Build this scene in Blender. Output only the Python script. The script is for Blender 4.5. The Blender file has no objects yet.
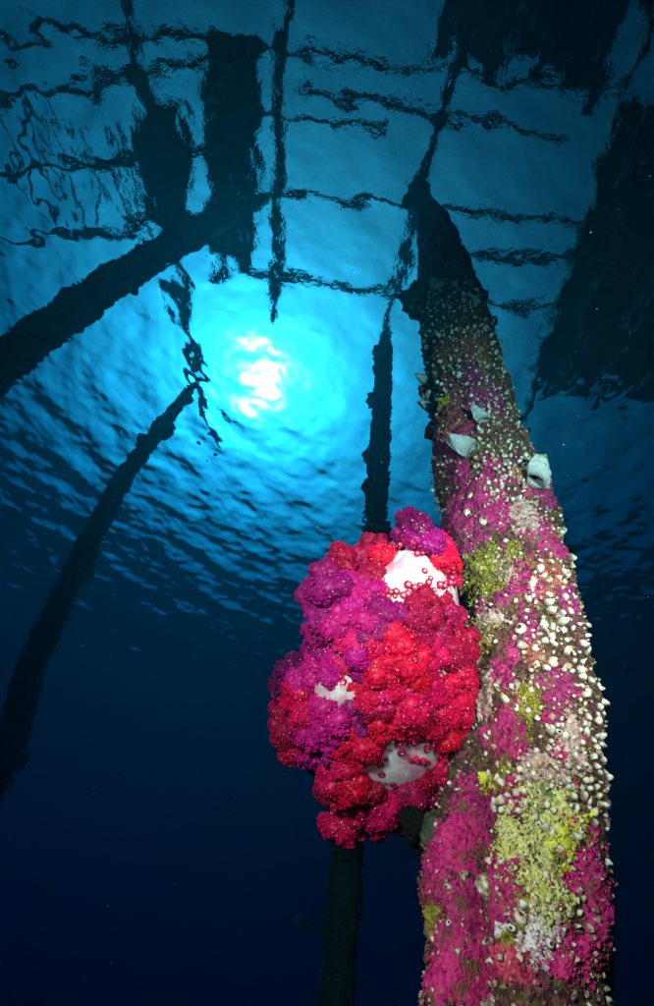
import bpy, bmesh, math, random
import numpy as np
from mathutils import Vector, Matrix, noise

random.seed(7); rng = np.random.default_rng(7)
R = math.radians
scene = bpy.context.scene
COL = scene.collection

# ------------------------------------------------------------------ camera
CAM_Z = -5.0                       # five metres under the surface (z = 0)
cr = Vector((0.9837854, -0.14073985, 0.11116915))
cu = Vector((-0.17934962, -0.77199946, 0.6097955))
cf = Vector((0.0, 0.61984606, 0.78472343))
cd = bpy.data.cameras.new('camera'); cam = bpy.data.objects.new('camera', cd); COL.objects.link(cam)
M4 = Matrix((( cr.x, cu.x, -cf.x, 0), (cr.y, cu.y, -cf.y, 0), (cr.z, cu.z, -cf.z, CAM_Z), (0, 0, 0, 1)))
cam.matrix_world = M4
cd.sensor_fit = 'VERTICAL'; cd.sensor_height = 36.0
cd.lens = 36.0 * 480.0 / 1006.0
cd.clip_start = 0.02; cd.clip_end = 2000
scene.camera = cam

# ------------------------------------------------------------------ sky, sun
SUN = Vector((-0.234, 0.564, 0.792)).normalized()
SUN_EL = math.asin(SUN.z); SUN_AZ = math.atan2(SUN.x, SUN.y)
w = bpy.data.worlds.new('World'); scene.world = w; w.use_nodes = True
nt = w.node_tree; N = nt.nodes; L = nt.links
bg = N['Background']
sky = N.new('ShaderNodeTexSky'); sky.sky_type = 'NISHITA'; sky.sun_disc = False
sky.sun_elevation = SUN_EL; sky.sun_rotation = SUN_AZ
sky.dust_density = 1.0; sky.ozone_density = 5.0
tc = N.new('ShaderNodeTexCoord')
dot = N.new('ShaderNodeVectorMath'); dot.operation = 'DOT_PRODUCT'; dot.inputs[1].default_value = SUN
L.new(tc.outputs['Generated'], dot.inputs[0])
ac = N.new('ShaderNodeMath'); ac.operation = 'ARCCOSINE'; ac.use_clamp = False
L.new(dot.outputs['Value'], ac.inputs[0])
def glow(sig, amp):
    a = N.new('ShaderNodeMath'); a.operation = 'DIVIDE'; a.inputs[1].default_value = -R(sig); L.new(ac.outputs[0], a.inputs[0])
    b = N.new('ShaderNodeMath'); b.operation = 'EXPONENT'; L.new(a.outputs[0], b.inputs[0])
    c = N.new('ShaderNodeMath'); c.operation = 'MULTIPLY'; c.inputs[1].default_value = amp; L.new(b.outputs[0], c.inputs[0])
    return c
g1 = glow(1.2, 66000.0); g2 = glow(11.0, 520.0)
s_ = N.new('ShaderNodeMath'); s_.operation = 'ADD'; L.new(g1.outputs[0], s_.inputs[0]); L.new(g2.outputs[0], s_.inputs[1])
vm = N.new('ShaderNodeVectorMath'); vm.operation = 'ADD'
L.new(sky.outputs[0], vm.inputs[0]); L.new(s_.outputs[0], vm.inputs[1])
L.new(vm.outputs[0], bg.inputs['Color'])
bg.inputs['Strength'].default_value = 0.05

sd = bpy.data.lights.new('sun', 'SUN'); sd.energy = 5.0; sd.angle = R(0.5); sd.color = (1, .97, .92)
so = bpy.data.objects.new('sun', sd); COL.objects.link(so)
so.rotation_euler = SUN.to_track_quat('Z', 'Y').to_euler()

scene.render.engine = 'CYCLES'
scene.view_settings.view_transform = 'Standard'; scene.view_settings.look = 'None'
scene.view_settings.exposure = -1.8; scene.view_settings.gamma = 1.0
cy = scene.cycles
cy.use_adaptive_sampling = True; cy.adaptive_threshold = .025; cy.max_bounces = 10; cy.transmission_bounces = 8; cy.glossy_bounces = 6; cy.diffuse_bounces = 2; cy.volume_bounces = 2
cy.transparent_max_bounces = 8; cy.sample_clamp_indirect = 10.0; cy.use_denoising = True; cy.blur_glossy = 1.0

# dive strobes beside the camera: the flash that lights the near piling
def strobe(loc, target, energy, size):
    d = bpy.data.lights.new('dive_strobe', 'SPOT'); d.energy = energy; d.spot_size = R(size); d.spot_blend = 1.0
    d.shadow_soft_size = 0.05; d.color = (1.0, .49, .39)
    o = bpy.data.objects.new('dive_strobe', d); COL.objects.link(o); o.location = loc
    o.rotation_euler = (Vector(target) - Vector(loc)).to_track_quat('-Z', 'Y').to_euler()
strobe((-0.30, -0.20, -4.83), (0.27, 0.70, -4.56), 440, 72)
strobe((0.46, -0.24, -4.80), (0.41, 0.67, -4.05), 820, 76)

# ------------------------------------------------------------------ helpers
def mat(name):
    m = bpy.data.materials.new(name); m.use_nodes = True
    return m, m.node_tree.nodes, m.node_tree.links, m.node_tree.nodes['Principled BSDF']

def obj(name, me, m=None, parent=None, smooth=True, **props):
    o = bpy.data.objects.new(name, me); COL.objects.link(o)
    if m is not None and len(me.materials) == 0: me.materials.append(m)
    if smooth: me.shade_smooth()
    if parent is not None: o.parent = parent
    for k, v in props.items(): o[k] = v
    return o

def pydata(name, V, F):
    me = bpy.data.meshes.new(name); me.from_pydata([tuple(v) for v in V], [], F); me.update(); return me

# ------------------------------------------------------------------ water body
def wave_height(x, y):
    r = np.random.default_rng(3); z = np.zeros_like(x)
    for i in range(90):
        lam = 0.10 * (1.0 / 0.10) ** r.random()
        k = 2 * math.pi / lam
        th = R(115) + r.normal() * 0.75
        a = WAVE * lam ** 1.0 * (0.5 + r.random())
        ph = r.random() * 6.283
        z += a * np.sin(k * (x * math.cos(th) + y * math.sin(th)) + ph)
    return z
WAVE = 0.0025
def build_water():
    half = 60.0
    def axis(lo, hi, st):
        mid = np.arange(lo, hi + 1e-6, st); g = np.cumsum(st * 1.08 ** np.arange(1, 90))
        up = hi + g; up = np.append(up[up < half - 1], half); dn = lo - g; dn = np.append(dn[dn > -half + 1], -half)
        return np.concatenate([dn[::-1], mid, up])
    ax, ay = axis(-7.5, 6.5, .025), axis(-1.3, 8.2, .025); n, n2 = len(ax), len(ay)
    X, Y = np.meshgrid(ax, ay, indexing='ij')
    D = np.hypot(X, Y); lee = np.clip((D - 1.6) / 2.2, 0, 1); lee = .72 + .33 * lee * lee * (3 - 2 * lee)     # calmer water in the lee of the jetty
    Z = wave_height(X, Y) * lee * np.clip((40 - D) / 25, 0, 1)
    V = np.stack([X, Y, Z], -1).reshape(-1, 3)
    idx = np.arange(n * n2).reshape(n, n2)
    F = np.stack([idx[:-1, :-1], idx[1:, :-1], idx[1:, 1:], idx[:-1, 1:]], -1).reshape(-1, 4)
    # skirt and floor: close the body
    bot = -13.5
    rim = np.concatenate([idx[:, 0], idx[-1, 1:], idx[-2::-1, -1], idx[0, -2:0:-1]])
    nb = len(V); low = V[rim].copy(); low[:, 2] = bot
    V = np.concatenate([V, low]); m = len(rim); j = np.arange(m)
    S = np.stack([rim, nb + j, nb + (j + 1) % m, np.roll(rim, -1)], -1)
    me = bpy.data.meshes.new('water')
    faces = F.tolist() + S[:, ::-1].tolist() + [list(range(nb, nb + m))[::-1]]
    me.from_pydata(V.tolist(), [], faces); me.update()
    bm = bmesh.new(); bm.from_mesh(me); bmesh.ops.recalc_face_normals(bm, faces=bm.faces); bm.to_mesh(me); bm.free()
    m_ = bpy.data.materials.new('sea_water'); m_.use_nodes = True; nn = m_.node_tree.nodes; ll = m_.node_tree.links
    nn.remove(nn['Principled BSDF']); out_ = nn['Material Output']
    g = nn.new('ShaderNodeBsdfGlass'); g.inputs['IOR'].default_value = 1.33; g.inputs['Roughness'].default_value = 0.0
    tcw = nn.new('ShaderNodeTexCoord'); nw = nn.new('ShaderNodeTexNoise'); nw.inputs['Scale'].default_value = 17; nw.inputs['Detail'].default_value = 3.0; nw.inputs['Roughness'].default_value = .6
    ll.new(tcw.outputs['Object'], nw.inputs['Vector']); bw = nn.new('ShaderNodeBump'); bw.inputs['Distance'].default_value = .0042; bw.inputs['Strength'].default_value = 1.0
    # wind ruffle: cat's-paws of fine ripples under the jetty, fading out into the open swell
    ln_ = nn.new('ShaderNodeVectorMath'); ln_.operation = 'LENGTH'; ll.new(tcw.outputs['Object'], ln_.inputs[0])
    mk = nn.new('ShaderNodeMapRange'); mk.interpolation_type = 'SMOOTHSTEP'; ll.new(ln_.outputs['Value'], mk.inputs['Value'])
    for k_, v_ in zip(('From Min', 'From Max', 'To Min', 'To Max'), (2.0, 3.6, 1.0, 0.22)): mk.inputs[k_].default_value = v_
    mm = nn.new('ShaderNodeMath'); mm.operation = 'MULTIPLY'; ll.new(nw.outputs['Fac'], mm.inputs[0]); ll.new(mk.outputs[0], mm.inputs[1])
    ll.new(mm.outputs[0], bw.inputs['Height']); ll.new(bw.outputs[0], g.inputs['Normal'])
    ll.new(g.outputs[0], out_.inputs['Surface'])
    pv = nn.new('ShaderNodeVolumePrincipled')
    pv.inputs['Color'].default_value = (0.0006, 0.0180, 0.0190, 1)
    pv.inputs['Density'].default_value = 0.80; pv.inputs['Anisotropy'].default_value = 0.75
    pv.inputs['Absorption Color'].default_value = (0.0, 0.575, 0.815, 1)
    ll.new(pv.outputs[0], out_.inputs['Volume'])
    return obj('water', me, m_, kind='structure', label='rippled blue sea water seen from below', category='water')
build_water()

# ------------------------------------------------------------------ sea bed
m_sand, nn, ll, b = mat('sand'); b.inputs['Base Color'].default_value = (.35, .31, .24, 1); b.inputs['Roughness'].default_value = .95
sb = bpy.data.meshes.new('seabed')
G = 40; xs = np.linspace(-59, 59, G)
V = [(x, y, -12.3 + .5 * noise.noise((x * .12, y * .12, 0))) for x in xs for y in xs]
F = [(i * G + j, (i + 1) * G + j, (i + 1) * G + j + 1, i * G + j + 1) for i in range(G - 1) for j in range(G - 1)]
sb.from_pydata(V, [], F)
obj('seabed', sb, m_sand, kind='structure', label='pale sandy sea bed far below', category='ground')

# ------------------------------------------------------------------ timber

# ------------------------------------------------------------------ materials
def ramp(nn, ll, src, stops):
    r = nn.new('ShaderNodeValToRGB'); e = r.color_ramp.elements
    while len(e) < len(stops): e.new(.5)
    for q, (p, c) in zip(e, stops): q.position = p; q.color = (*c, 1)
    ll.new(src, r.inputs[0]); return r.outputs[0]
def nz(nn, ll, scale, detail=4, vec=None, rough=.6):
    t = nn.new('ShaderNodeTexNoise'); t.inputs['Scale'].default_value = scale; t.inputs['Detail'].default_value = detail; t.inputs['Roughness'].default_value = rough
    if vec is not None: ll.new(vec, t.inputs['Vector'])
    return t.outputs['Fac']
def vor(nn, ll, scale, vec=None, feat='F1'):
    t = nn.new('ShaderNodeTexVoronoi'); t.feature = feat; t.inputs['Scale'].default_value = scale
    if vec is not None: ll.new(vec, t.inputs['Vector'])
    return t
def bump(nn, ll, b, h, dist, strength=1.0):
    k = nn.new('ShaderNodeBump'); k.inputs['Distance'].default_value = dist; k.inputs['Strength'].default_value = strength
    ll.new(h, k.inputs['Height']); ll.new(k.outputs[0], b.inputs['Normal'])
def add(nn, ll, a, b, op='ADD', v=None):
    k = nn.new('ShaderNodeMath'); k.operation = op; ll.new(a, k.inputs[0])
    if b is not None: ll.new(b, k.inputs[1])
    else: k.inputs[1].default_value = v
    return k.outputs[0]
def mixc(nn, ll, f, a, b):
    k = nn.new('ShaderNodeMix'); k.data_type = 'RGBA'
    if f is not None: ll.new(f, k.inputs[0])
    for s_, i in ((a, 6), (b, 7)):
        if isinstance(s_, tuple): k.inputs[i].default_value = (*s_, 1)
        else: ll.new(s_, k.inputs[i])
    return k.outputs[2]
def coords(nn): return nn.new('ShaderNodeTexCoord').outputs['Object']

m_wood, nn, ll, b = mat('weathered_timber'); b.inputs['Roughness'].default_value = .85
v = coords(nn); f = nz(nn, ll, 9, 5, v)
ll.new(ramp(nn, ll, f, [(.3, (.022, .018, .014)), (.7, (.075, .058, .042))]), b.inputs['Base Color']); bump(nn, ll, b, f, .02)

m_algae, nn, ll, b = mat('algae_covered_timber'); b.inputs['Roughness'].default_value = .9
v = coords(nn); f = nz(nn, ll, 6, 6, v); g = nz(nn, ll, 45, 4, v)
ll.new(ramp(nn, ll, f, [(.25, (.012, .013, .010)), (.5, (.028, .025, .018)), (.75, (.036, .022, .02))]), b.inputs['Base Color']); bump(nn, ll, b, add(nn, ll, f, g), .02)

# the near piling's ground crust: brown, olive and pink growth with pale flecks
m_crust, nn, ll, b = mat('mixed_crust'); b.inputs['Roughness'].default_value = .8
v = coords(nn)
big = nz(nn, ll, 24, 4, v); mid = nz(nn, ll, 95, 5, v, .7); fine = nz(nn, ll, 260, 3, v); vf = vor(nn, ll, 150, v)
c1 = ramp(nn, ll, big, [(.32, (.30, .004, .10)), (.42, (.09, .014, .022)), (.48, (.26, .15, .01)), (.53, (.06, .012, .016)), (.60, (.30, .006, .10)), (.70, (.36, .18, .05))])
c2 = ramp(nn, ll, mid, [(.38, (.012, .006, .006)), (.50, (.13, .035, .03)), (.62, (.40, .22, .09))])
cc = mixc(nn, ll, None, c1, c2); cc.node.inputs[0].default_value = .5
fl = ramp(nn, ll, vf.outputs['Distance'], [(.10, (1, 1, 1)), (.22, (0, 0, 0))])
sel = ramp(nn, ll, nz(nn, ll, 30, 2, v), [(.52, (0, 0, 0)), (.62, (1, 1, 1))])
fm = nn.new('ShaderNodeMix'); fm.data_type = 'RGBA'; fm.blend_type = 'MULTIPLY'; fm.inputs[0].default_value = 1
ll.new(fl, fm.inputs[6]); ll.new(sel, fm.inputs[7])
ll.new(mixc(nn, ll, fm.outputs[2], cc, (.75, .68, .55)), b.inputs['Base Color'])
bump(nn, ll, b, add(nn, ll, mid, fine), .012, .9)

CR = {'brick': ((.26, .035, .03), (.40, .09, .06)), 'magenta': ((.31, .002, .08), (.48, .008, .13)), 'purple': ((.19, .003, .065), (.36, .008, .12)),
      'tan': ((.38, .17, .16), (.55, .34, .28)), 'olive': ((.13, .095, .008), (.36, .26, .02)), 'lime': ((.46, .34, .05), (.76, .64, .24)),
      'yellow': ((.62, .50, .02), (.80, .68, .06)), 'pink': ((.52, .002, .12), (.70, .012, .17)), 'crimson': ((.45, .01, .06), (.62, .05, .12)), 'shellwhite': ((.62, .36, .42), (.80, .62, .62))}
CRNAME = {'olive': 'algae_patch', 'tan': 'coralline_crust', 'shellwhite': 'coralline_crust', 'lime': 'sponge_crust', 'yellow': 'sponge_crust'}
m_patch = {}
for k, (lo, hi) in CR.items():
    m, nn, ll, b = mat('crust_' + k); b.inputs['Roughness'].default_value = .7; b.inputs['Specular IOR Level'].default_value = .15
    v = coords(nn); f = nz(nn, ll, 60, 5, v, .7); g = nz(nn, ll, 34, 4, v); wn = nn.new('ShaderNodeTexNoise'); wn.inputs['Scale'].default_value = 55; ll.new(v, wn.inputs['Vector'])
    wa = nn.new('ShaderNodeVectorMath'); wa.operation = 'MULTIPLY_ADD'; wa.inputs[1].default_value = (.016, .016, .016); ll.new(wn.outputs['Color'], wa.inputs[0]); ll.new(v, wa.inputs[2])
    vv = vor(nn, ll, 135, wa.outputs[0]); v2 = vor(nn, ll, 300, wa.outputs[0])
    c = ramp(nn, ll, f, [(.3, tuple(q * .7 for q in lo)), (.46, lo), (.64, hi)])
    # worm-like paler ridges, then scattered brown growth
    rid = ramp(nn, ll, add(nn, ll, vv.outputs['Distance'], add(nn, ll, f, None, 'MULTIPLY', .5)), [(.50, (0, 0, 0)), (.72, (.35, .35, .35)), (.90, (.7, .7, .7))])
    c = mixc(nn, ll, rid, c, tuple(min(.85, q * 1.1 + t) for q, t in zip(hi, (.06, .04, .02))))
    c = mixc(nn, ll, ramp(nn, ll, g, [(.54, (0, 0, 0)), (.64, (.9, .9, .9))]), c, (.16, .08, .03) if k != 'lime' else (.13, .16, .06))
    sp = ramp(nn, ll, v2.outputs['Distance'], [(.06, (.4, .4, .4)), (.15, (0, 0, 0))])
    ll.new(mixc(nn, ll, sp, c, (.80, .62, .50)), b.inputs['Base Color'])
    bump(nn, ll, b, add(nn, ll, add(nn, ll, f, vv.outputs['Distance']), v2.outputs['Distance']), .004, .5)
    m_patch[k] = m

m_shell, nn, ll, b = mat('barnacle_shell'); b.inputs['Roughness'].default_value = .55
tcn = nn.new('ShaderNodeTexCoord'); sx = nn.new('ShaderNodeSeparateXYZ'); ll.new(tcn.outputs['Generated'], sx.inputs[0])
oi = nn.new('ShaderNodeObjectInfo'); f = nz(nn, ll, 5, 3, tcn.outputs['Generated'])
zz = add(nn, ll, sx.outputs['Z'], add(nn, ll, add(nn, ll, f, None, 'MULTIPLY', .5), add(nn, ll, oi.outputs['Random'], None, 'MULTIPLY', .45), 'SUBTRACT'))
ll.new(ramp(nn, ll, zz, [(.16, (.16, .08, .04)), (.42, (.52, .36, .24)), (.64, (.80, .72, .58)), (.86, (.78, .66, .52)), (1.0, (.68, .28, .12))]), b.inputs['Base Color'])
m_shell2, nn, ll, b = mat('barnacle_shell_plain'); b.inputs['Roughness'].default_value = .55
f = nz(nn, ll, 90, 2, coords(nn))
ll.new(ramp(nn, ll, f, [(.36, (.14, .07, .04)), (.46, (.42, .26, .16)), (.55, (.70, .58, .44)), (.7, (.80, .74, .62))]), b.inputs['Base Color'])
m_dark, nn, ll, b = mat('dark_opening'); b.inputs['Base Color'].default_value = (.02, .015, .01, 1)

PC = {'P': (.30, .003, .10), 'M': (.52, .003, .14), 'R': (.66, .001, .014), 'D': (.36, .001, .018), 'V': (.13, .002, .05), 'K': (.78, .008, .07)}
m_polyp = {}
for k, c in PC.items():
    m, nn, ll, b = mat('polyps_' + k); b.inputs['Roughness'].default_value = .45; b.inputs['Specular IOR Level'].default_value = .22
    oi = nn.new('ShaderNodeObjectInfo'); v = coords(nn); f = nz(nn, ll, 4, 3, v)
    h = nn.new('ShaderNodeHueSaturation'); h.inputs['Color'].default_value = (*c, 1)
    hu = add(nn, ll, add(nn, ll, oi.outputs['Random'], None, 'MULTIPLY', .018), None, 'ADD', .481); ll.new(hu, h.inputs['Hue'])
    va = add(nn, ll, add(nn, ll, f, None, 'MULTIPLY', .9), None, 'ADD', .55); ll.new(va, h.inputs['Value'])
    ll.new(h.outputs[0], b.inputs['Base Color']); m_polyp[k] = m
    b.inputs['Subsurface Weight'].default_value = .12; b.inputs['Subsurface Radius'].default_value = (.006, .001, .002); b.inputs['Subsurface Scale'].default_value = 1.0
m_pale, nn, ll, b = mat('polyp_mouth'); b.inputs['Base Color'].default_value = (.82, .30, .36, 1); b.inputs['Roughness'].default_value = .3
m_flesh, nn, ll, b = mat('coral_flesh'); b.inputs['Roughness'].default_value = .45
v = coords(nn); f = nz(nn, ll, 22, 4, v); wv = nn.new('ShaderNodeTexWave'); wv.inputs['Scale'].default_value = 40; wv.inputs['Distortion'].default_value = 6; ll.new(v, wv.inputs['Vector'])
ll.new(ramp(nn, ll, f, [(.40, (.74, .26, .36)), (.50, (.80, .52, .56)), (.58, (.82, .74, .72))]), b.inputs['Base Color']); fc = b.inputs['Base Color'].links[0].from_socket
ll.new(mixc(nn, ll, ramp(nn, ll, wv.outputs['Fac'], [(.62, (0, 0, 0)), (.95, (.16, .16, .16))]), fc, (.72, .34, .42)), b.inputs['Base Color']); bump(nn, ll, b, wv.outputs['Fac'], .0008, .2)
b.inputs['Subsurface Weight'].default_value = .5; b.inputs['Subsurface Radius'].default_value = (.02, .008, .008); b.inputs['Subsurface Scale'].default_value = 1.0

m_oyster, nn, ll, b = mat('oyster_shell'); b.inputs['Roughness'].default_value = .5
tcn = nn.new('ShaderNodeTexCoord'); sx = nn.new('ShaderNodeSeparateXYZ'); ll.new(tcn.outputs['Generated'], sx.inputs[0]); f = nz(nn, ll, 7, 3, tcn.outputs['Generated'])
ll.new(ramp(nn, ll, add(nn, ll, sx.outputs['Z'], add(nn, ll, f, None, 'MULTIPLY', .35)), [(.25, (.50, .48, .42)), (.5, (.78, .80, .74)), (1.0, (.82, .82, .76)), (1.14, (.45, .44, .10))]), b.inputs['Base Color'])
fs = nz(nn, ll, 12, 5, tcn.outputs['Generated'], .7); oc = b.inputs['Base Color'].links[0].from_socket
ll.new(mixc(nn, ll, ramp(nn, ll, fs, [(.52, (0, 0, 0)), (.68, (.5, .5, .5))]), oc, (.22, .12, .10)), b.inputs['Base Color'])
bump(nn, ll, b, fs, .02, .7)
m_black, nn, ll, b = mat('black_sponge'); b.inputs['Base Color'].default_value = (.008, .007, .007, 1); b.inputs['Roughness'].default_value = .9; b.inputs['Specular IOR Level'].default_value = .1
bump(nn, ll, b, nz(nn, ll, 120, 4, coords(nn)), .01)
m_fish, nn, ll, b = mat('fish_skin'); b.inputs['Base Color'].default_value = (.03, .035, .04, 1); b.inputs['Roughness'].default_value = .5
m_speck, nn, ll, b = mat('plankton'); b.inputs['Base Color'].default_value = (.7, .7, .65, 1)
m_green, nn, ll, b = mat('dull_green_sponge'); b.inputs['Roughness'].default_value = .9
f = nz(nn, ll, 35, 5, coords(nn)); ll.new(ramp(nn, ll, f, [(.35, (.02, .03, .015)), (.65, (.09, .10, .045))]), b.inputs['Base Color']); bump(nn, ll, b, f, .02)

# ------------------------------------------------------------------ shapes
def sweep(pts, radii, seg=28, lump=0.0, seed=0, sub=6, freq=4.0):
    P = np.array(pts, float); rr = np.array(radii, float)
    n = (len(P) - 1) * sub + 1; t = np.linspace(0, len(P) - 1, n)
    C = np.stack([np.interp(t, range(len(P)), P[:, k]) for k in range(3)], -1); Q = np.interp(t, range(len(P)), rr)
    if len(P) > 2:
        for _ in range(sub): C[1:-1] = (C[:-2] + 2 * C[1:-1] + C[2:]) / 4
    V = []
    for i in range(n):
        d = Vector(C[min(i + 1, n - 1)] - C[max(i - 1, 0)]).normalized()
        a = d.cross(Vector((0.01, 1, 0.02))).normalized(); bb = d.cross(a)
        for k in range(seg):
            th = 2 * math.pi * k / seg; v = a * math.cos(th) + bb * math.sin(th); p = Vector(C[i]); r = Q[i]
            if lump:
                q = (p + v * r) * freq + Vector((seed * 13.1, 0, 0)); r *= 1 + lump * (noise.noise(q) + .7 * noise.noise(q * 2.7) + .5 * noise.noise(q * 6.1) + .35 * noise.noise(q * 13))
            V.append(p + v * r)
    F = [(i * seg + k, i * seg + (k + 1) % seg, (i + 1) * seg + (k + 1) % seg, (i + 1) * seg + k) for i in range(n - 1) for k in range(seg)]
    F += [tuple(range(seg))[::-1], tuple((n - 1) * seg + k for k in range(seg))]
    return V, F

def blob(r, seed, amp=.3, freq=1.6, sub=3, stretch=(1, 1, 1)):
    bm = bmesh.new(); bmesh.ops.create_icosphere(bm, subdivisions=sub, radius=1)
    for v in bm.verts:
        q = v.co * freq + Vector((seed * 7.7, 0, 0)); k = 1 + amp * (noise.noise(q) + .5 * noise.noise(q * 2.3) + .3 * noise.noise(q * 5))
        v.co = Vector((v.co.x * stretch[0], v.co.y * stretch[1], v.co.z * stretch[2])) * (k * r)
    me = bpy.data.meshes.new('blob'); bm.to_mesh(me); bm.free(); return me

def empty(name, loc, **props):
    o = bpy.data.objects.new(name, None); COL.objects.link(o); o.location = loc; o.empty_display_size = .1
    for k, v in props.items(): o[k] = v
    return o

# ------------------------------------------------------------------ the jetty overhead (seen through the surface)
H = 2.0
jetty = empty('jetty_deck', (0, 0, H), label='dark timber jetty deck overhead, its beams crossing above the water', category='jetty')
def beam(name, p0, p1, wd, z0, z1, seed=0):
    p0 = Vector((*p0, 0)); p1 = Vector((*p1, 0)); d = (p1 - p0); ln = d.length; d.normalize(); n = Vector((-d.y, d.x, 0))
    k = max(2, int(ln / .10)); V = []; F = []; q = random.Random(seed)
    for i in range(k + 1):
        c = p0 + d * (ln * i / k) + n * (q.uniform(-.012, .012)); e = q.uniform(-.008, .008); wj = wd * (1 if name == 'plank' else q.uniform(.55, 1.25))
        for sx_, zz_ in ((-1, z0 + e), (1, z0 + e), (1, z1 + e), (-1, z1 + e)): V.append(c + n * (sx_ * wj / 2) + Vector((0, 0, zz_ - H)))
    for i in range(k):
        for j in range(4): F.append((i * 4 + j, (i + 1) * 4 + j, (i + 1) * 4 + (j + 1) % 4, i * 4 + (j + 1) % 4))
    F += [(3, 2, 1, 0), tuple(k * 4 + j for j in range(4))]
    F = [f_[::-1] for f_ in F]
    return obj(name, pydata(name, V, F), m_wood, jetty, smooth=False)
for i, x in enumerate((-1.70, .44)): beam('bearer', (x + .12, -2.6), (x + .30 if i == 0 else x, 2.75), .11 + .02 * i, H, H + .18, i)
for i, x in enumerate((2.75, -3.35)): beam('bearer', (x - .35, -2.6), (x + .75, 6), .13, H, H + .18, 9 + i)
for i, (y0, y1, x0, x1) in enumerate([(-.50, -.72, -2.6, 2.6), (-.27, -.22, -1.3, 2.2), (.12, .0, -1.9, -.1), (.98, .62, -2.0, 2.9), (2.12, 1.80, -2.0, 3.5), (1.33, .95, 1.3, 4.2)]):
    beam('joist', (x0, y0), (x1, y1), .085, H + .182, H + .30, 20 + i)
for i, (a_, b_) in enumerate([((-7, .85), (-1.7, -.52)), ((-7, 2.7), (-1.7, 1.15)), ((-6, -.2), (-1.7, -.62)), ((-7, 1.7), (-2.0, .45))]):
    beam('joist', a_, b_, .13, H + .02, H + .17, 40 + i)
q = random.Random(4)
def planks(x0, x1, y0, y1, pw, gap, skip=0.0, along='y', tilt=0.0):
    t = x0 if along == 'y' else y0; end = x1 if along == 'y' else y1
    while t < end:
        wd = pw * q.uniform(.85, 1.1)
        if q.random() > skip:
            j0, j1 = q.uniform(-.22, .14), q.uniform(-.2, .28)
            if along == 'y': beam('plank', (t + wd / 2 - tilt, y0 + j0), (t + wd / 2 + tilt, y1 + j1), wd, H + .305, H + .345, q.randrange(999))
            else: beam('plank', (x0 + j0, t + wd / 2 - tilt), (x1 + j1, t + wd / 2 + tilt), wd, H + .305, H + .345, q.randrange(999))
        t += wd + gap
planks(-2.62, -1.86, -.45, 2.1, .17, .004)
planks(-3.62, -3.05, 0, 1.75, .17, .004)
planks(.25, 2.3, -3.2, -.74, .18, .004)
planks(3.05, 6.4, -.6, 3.2, .19, .004, tilt=.25)
planks(-6.6, -3.75, .45, 1.9, .07, .16, skip=.35, tilt=.12)

# ------------------------------------------------------------------ distant pilings
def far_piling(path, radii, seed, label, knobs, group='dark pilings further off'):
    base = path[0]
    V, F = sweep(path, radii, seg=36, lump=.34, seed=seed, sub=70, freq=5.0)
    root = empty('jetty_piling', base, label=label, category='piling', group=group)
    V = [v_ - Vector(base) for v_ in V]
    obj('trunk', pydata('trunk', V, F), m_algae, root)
    k = random.Random(seed)
    GV = []; GF = []; PA = np.array(path)      # ragged weed and shell growth along the trunk
    for i in range(1500):
        z = k.uniform(-4.9, .0); th = k.uniform(0, 6.283); c = Vector((np.interp(z, PA[:, 2], PA[:, 0]), np.interp(z, PA[:, 2], PA[:, 1]), z)) - Vector(base)
        r = np.interp(z, PA[:, 2], radii); n_ = Vector((math.cos(th), math.sin(th), 0)); t_ = Vector((-n_.y, n_.x, 0))
        ln = k.uniform(.010, .030); w_ = k.uniform(.007, .018); d_ = (n_ + Vector((0, 0, k.uniform(-1.1, .9)))).normalized(); p = c + n_ * (r * .92); o0 = len(GV)
        GV += [p + t_ * w_, p - t_ * w_, p + d_ * ln * .6 - t_ * w_ * 1.1 + n_ * .004, p + d_ * ln * .6 + t_ * w_ * .8 - n_ * .004, p + d_ * ln + t_ * k.uniform(-.01, .01), p + Vector((0, 0, w_ * 1.2)), p + d_ * ln * .6 + Vector((0, 0, w_))]
        GF += [(o0, o0 + 1, o0 + 2, o0 + 3), (o0 + 3, o0 + 2, o0 + 4), (o0 + 1, o0 + 5, o0 + 6, o0 + 2), (o0 + 5, o0, o0 + 3, o0 + 6), (o0 + 2, o0 + 6, o0 + 4), (o0 + 6, o0 + 3, o0 + 4)]
    obj('weed_growth', pydata('weed_growth', GV, GF), m_algae, root, smooth=False, kind='stuff')
    for i in range(knobs):
        z = k.uniform(-4.0, -.15) if i % 3 else k.uniform(-1.6, -.2); th = k.uniform(0, 6.283)
        P = np.array(path); c = Vector((np.interp(z, P[:, 2], P[:, 0]), np.interp(z, P[:, 2], P[:, 1]), z)); r = np.interp(z, P[:, 2], radii)
        s = k.uniform(.025, .075)
        o = obj('sponge', blob(s, seed * 50 + i, .5, 1.8, 3, (1, 1, k.uniform(.9, 1.9))), m_green, root)
        o.location = c + Vector((math.cos(th), math.sin(th), 0)) * r * 1.0 - Vector(base)
    return root
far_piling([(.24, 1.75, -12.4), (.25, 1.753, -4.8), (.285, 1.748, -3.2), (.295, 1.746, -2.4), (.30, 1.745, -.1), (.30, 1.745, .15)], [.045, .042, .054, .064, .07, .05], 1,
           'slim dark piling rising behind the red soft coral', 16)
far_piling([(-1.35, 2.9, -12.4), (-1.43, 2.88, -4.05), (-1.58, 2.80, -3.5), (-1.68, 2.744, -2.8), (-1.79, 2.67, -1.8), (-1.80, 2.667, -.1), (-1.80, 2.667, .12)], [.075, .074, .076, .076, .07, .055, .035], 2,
           'dark curving piling that meets the surface below the sun, in the lower left', 16)
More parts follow.
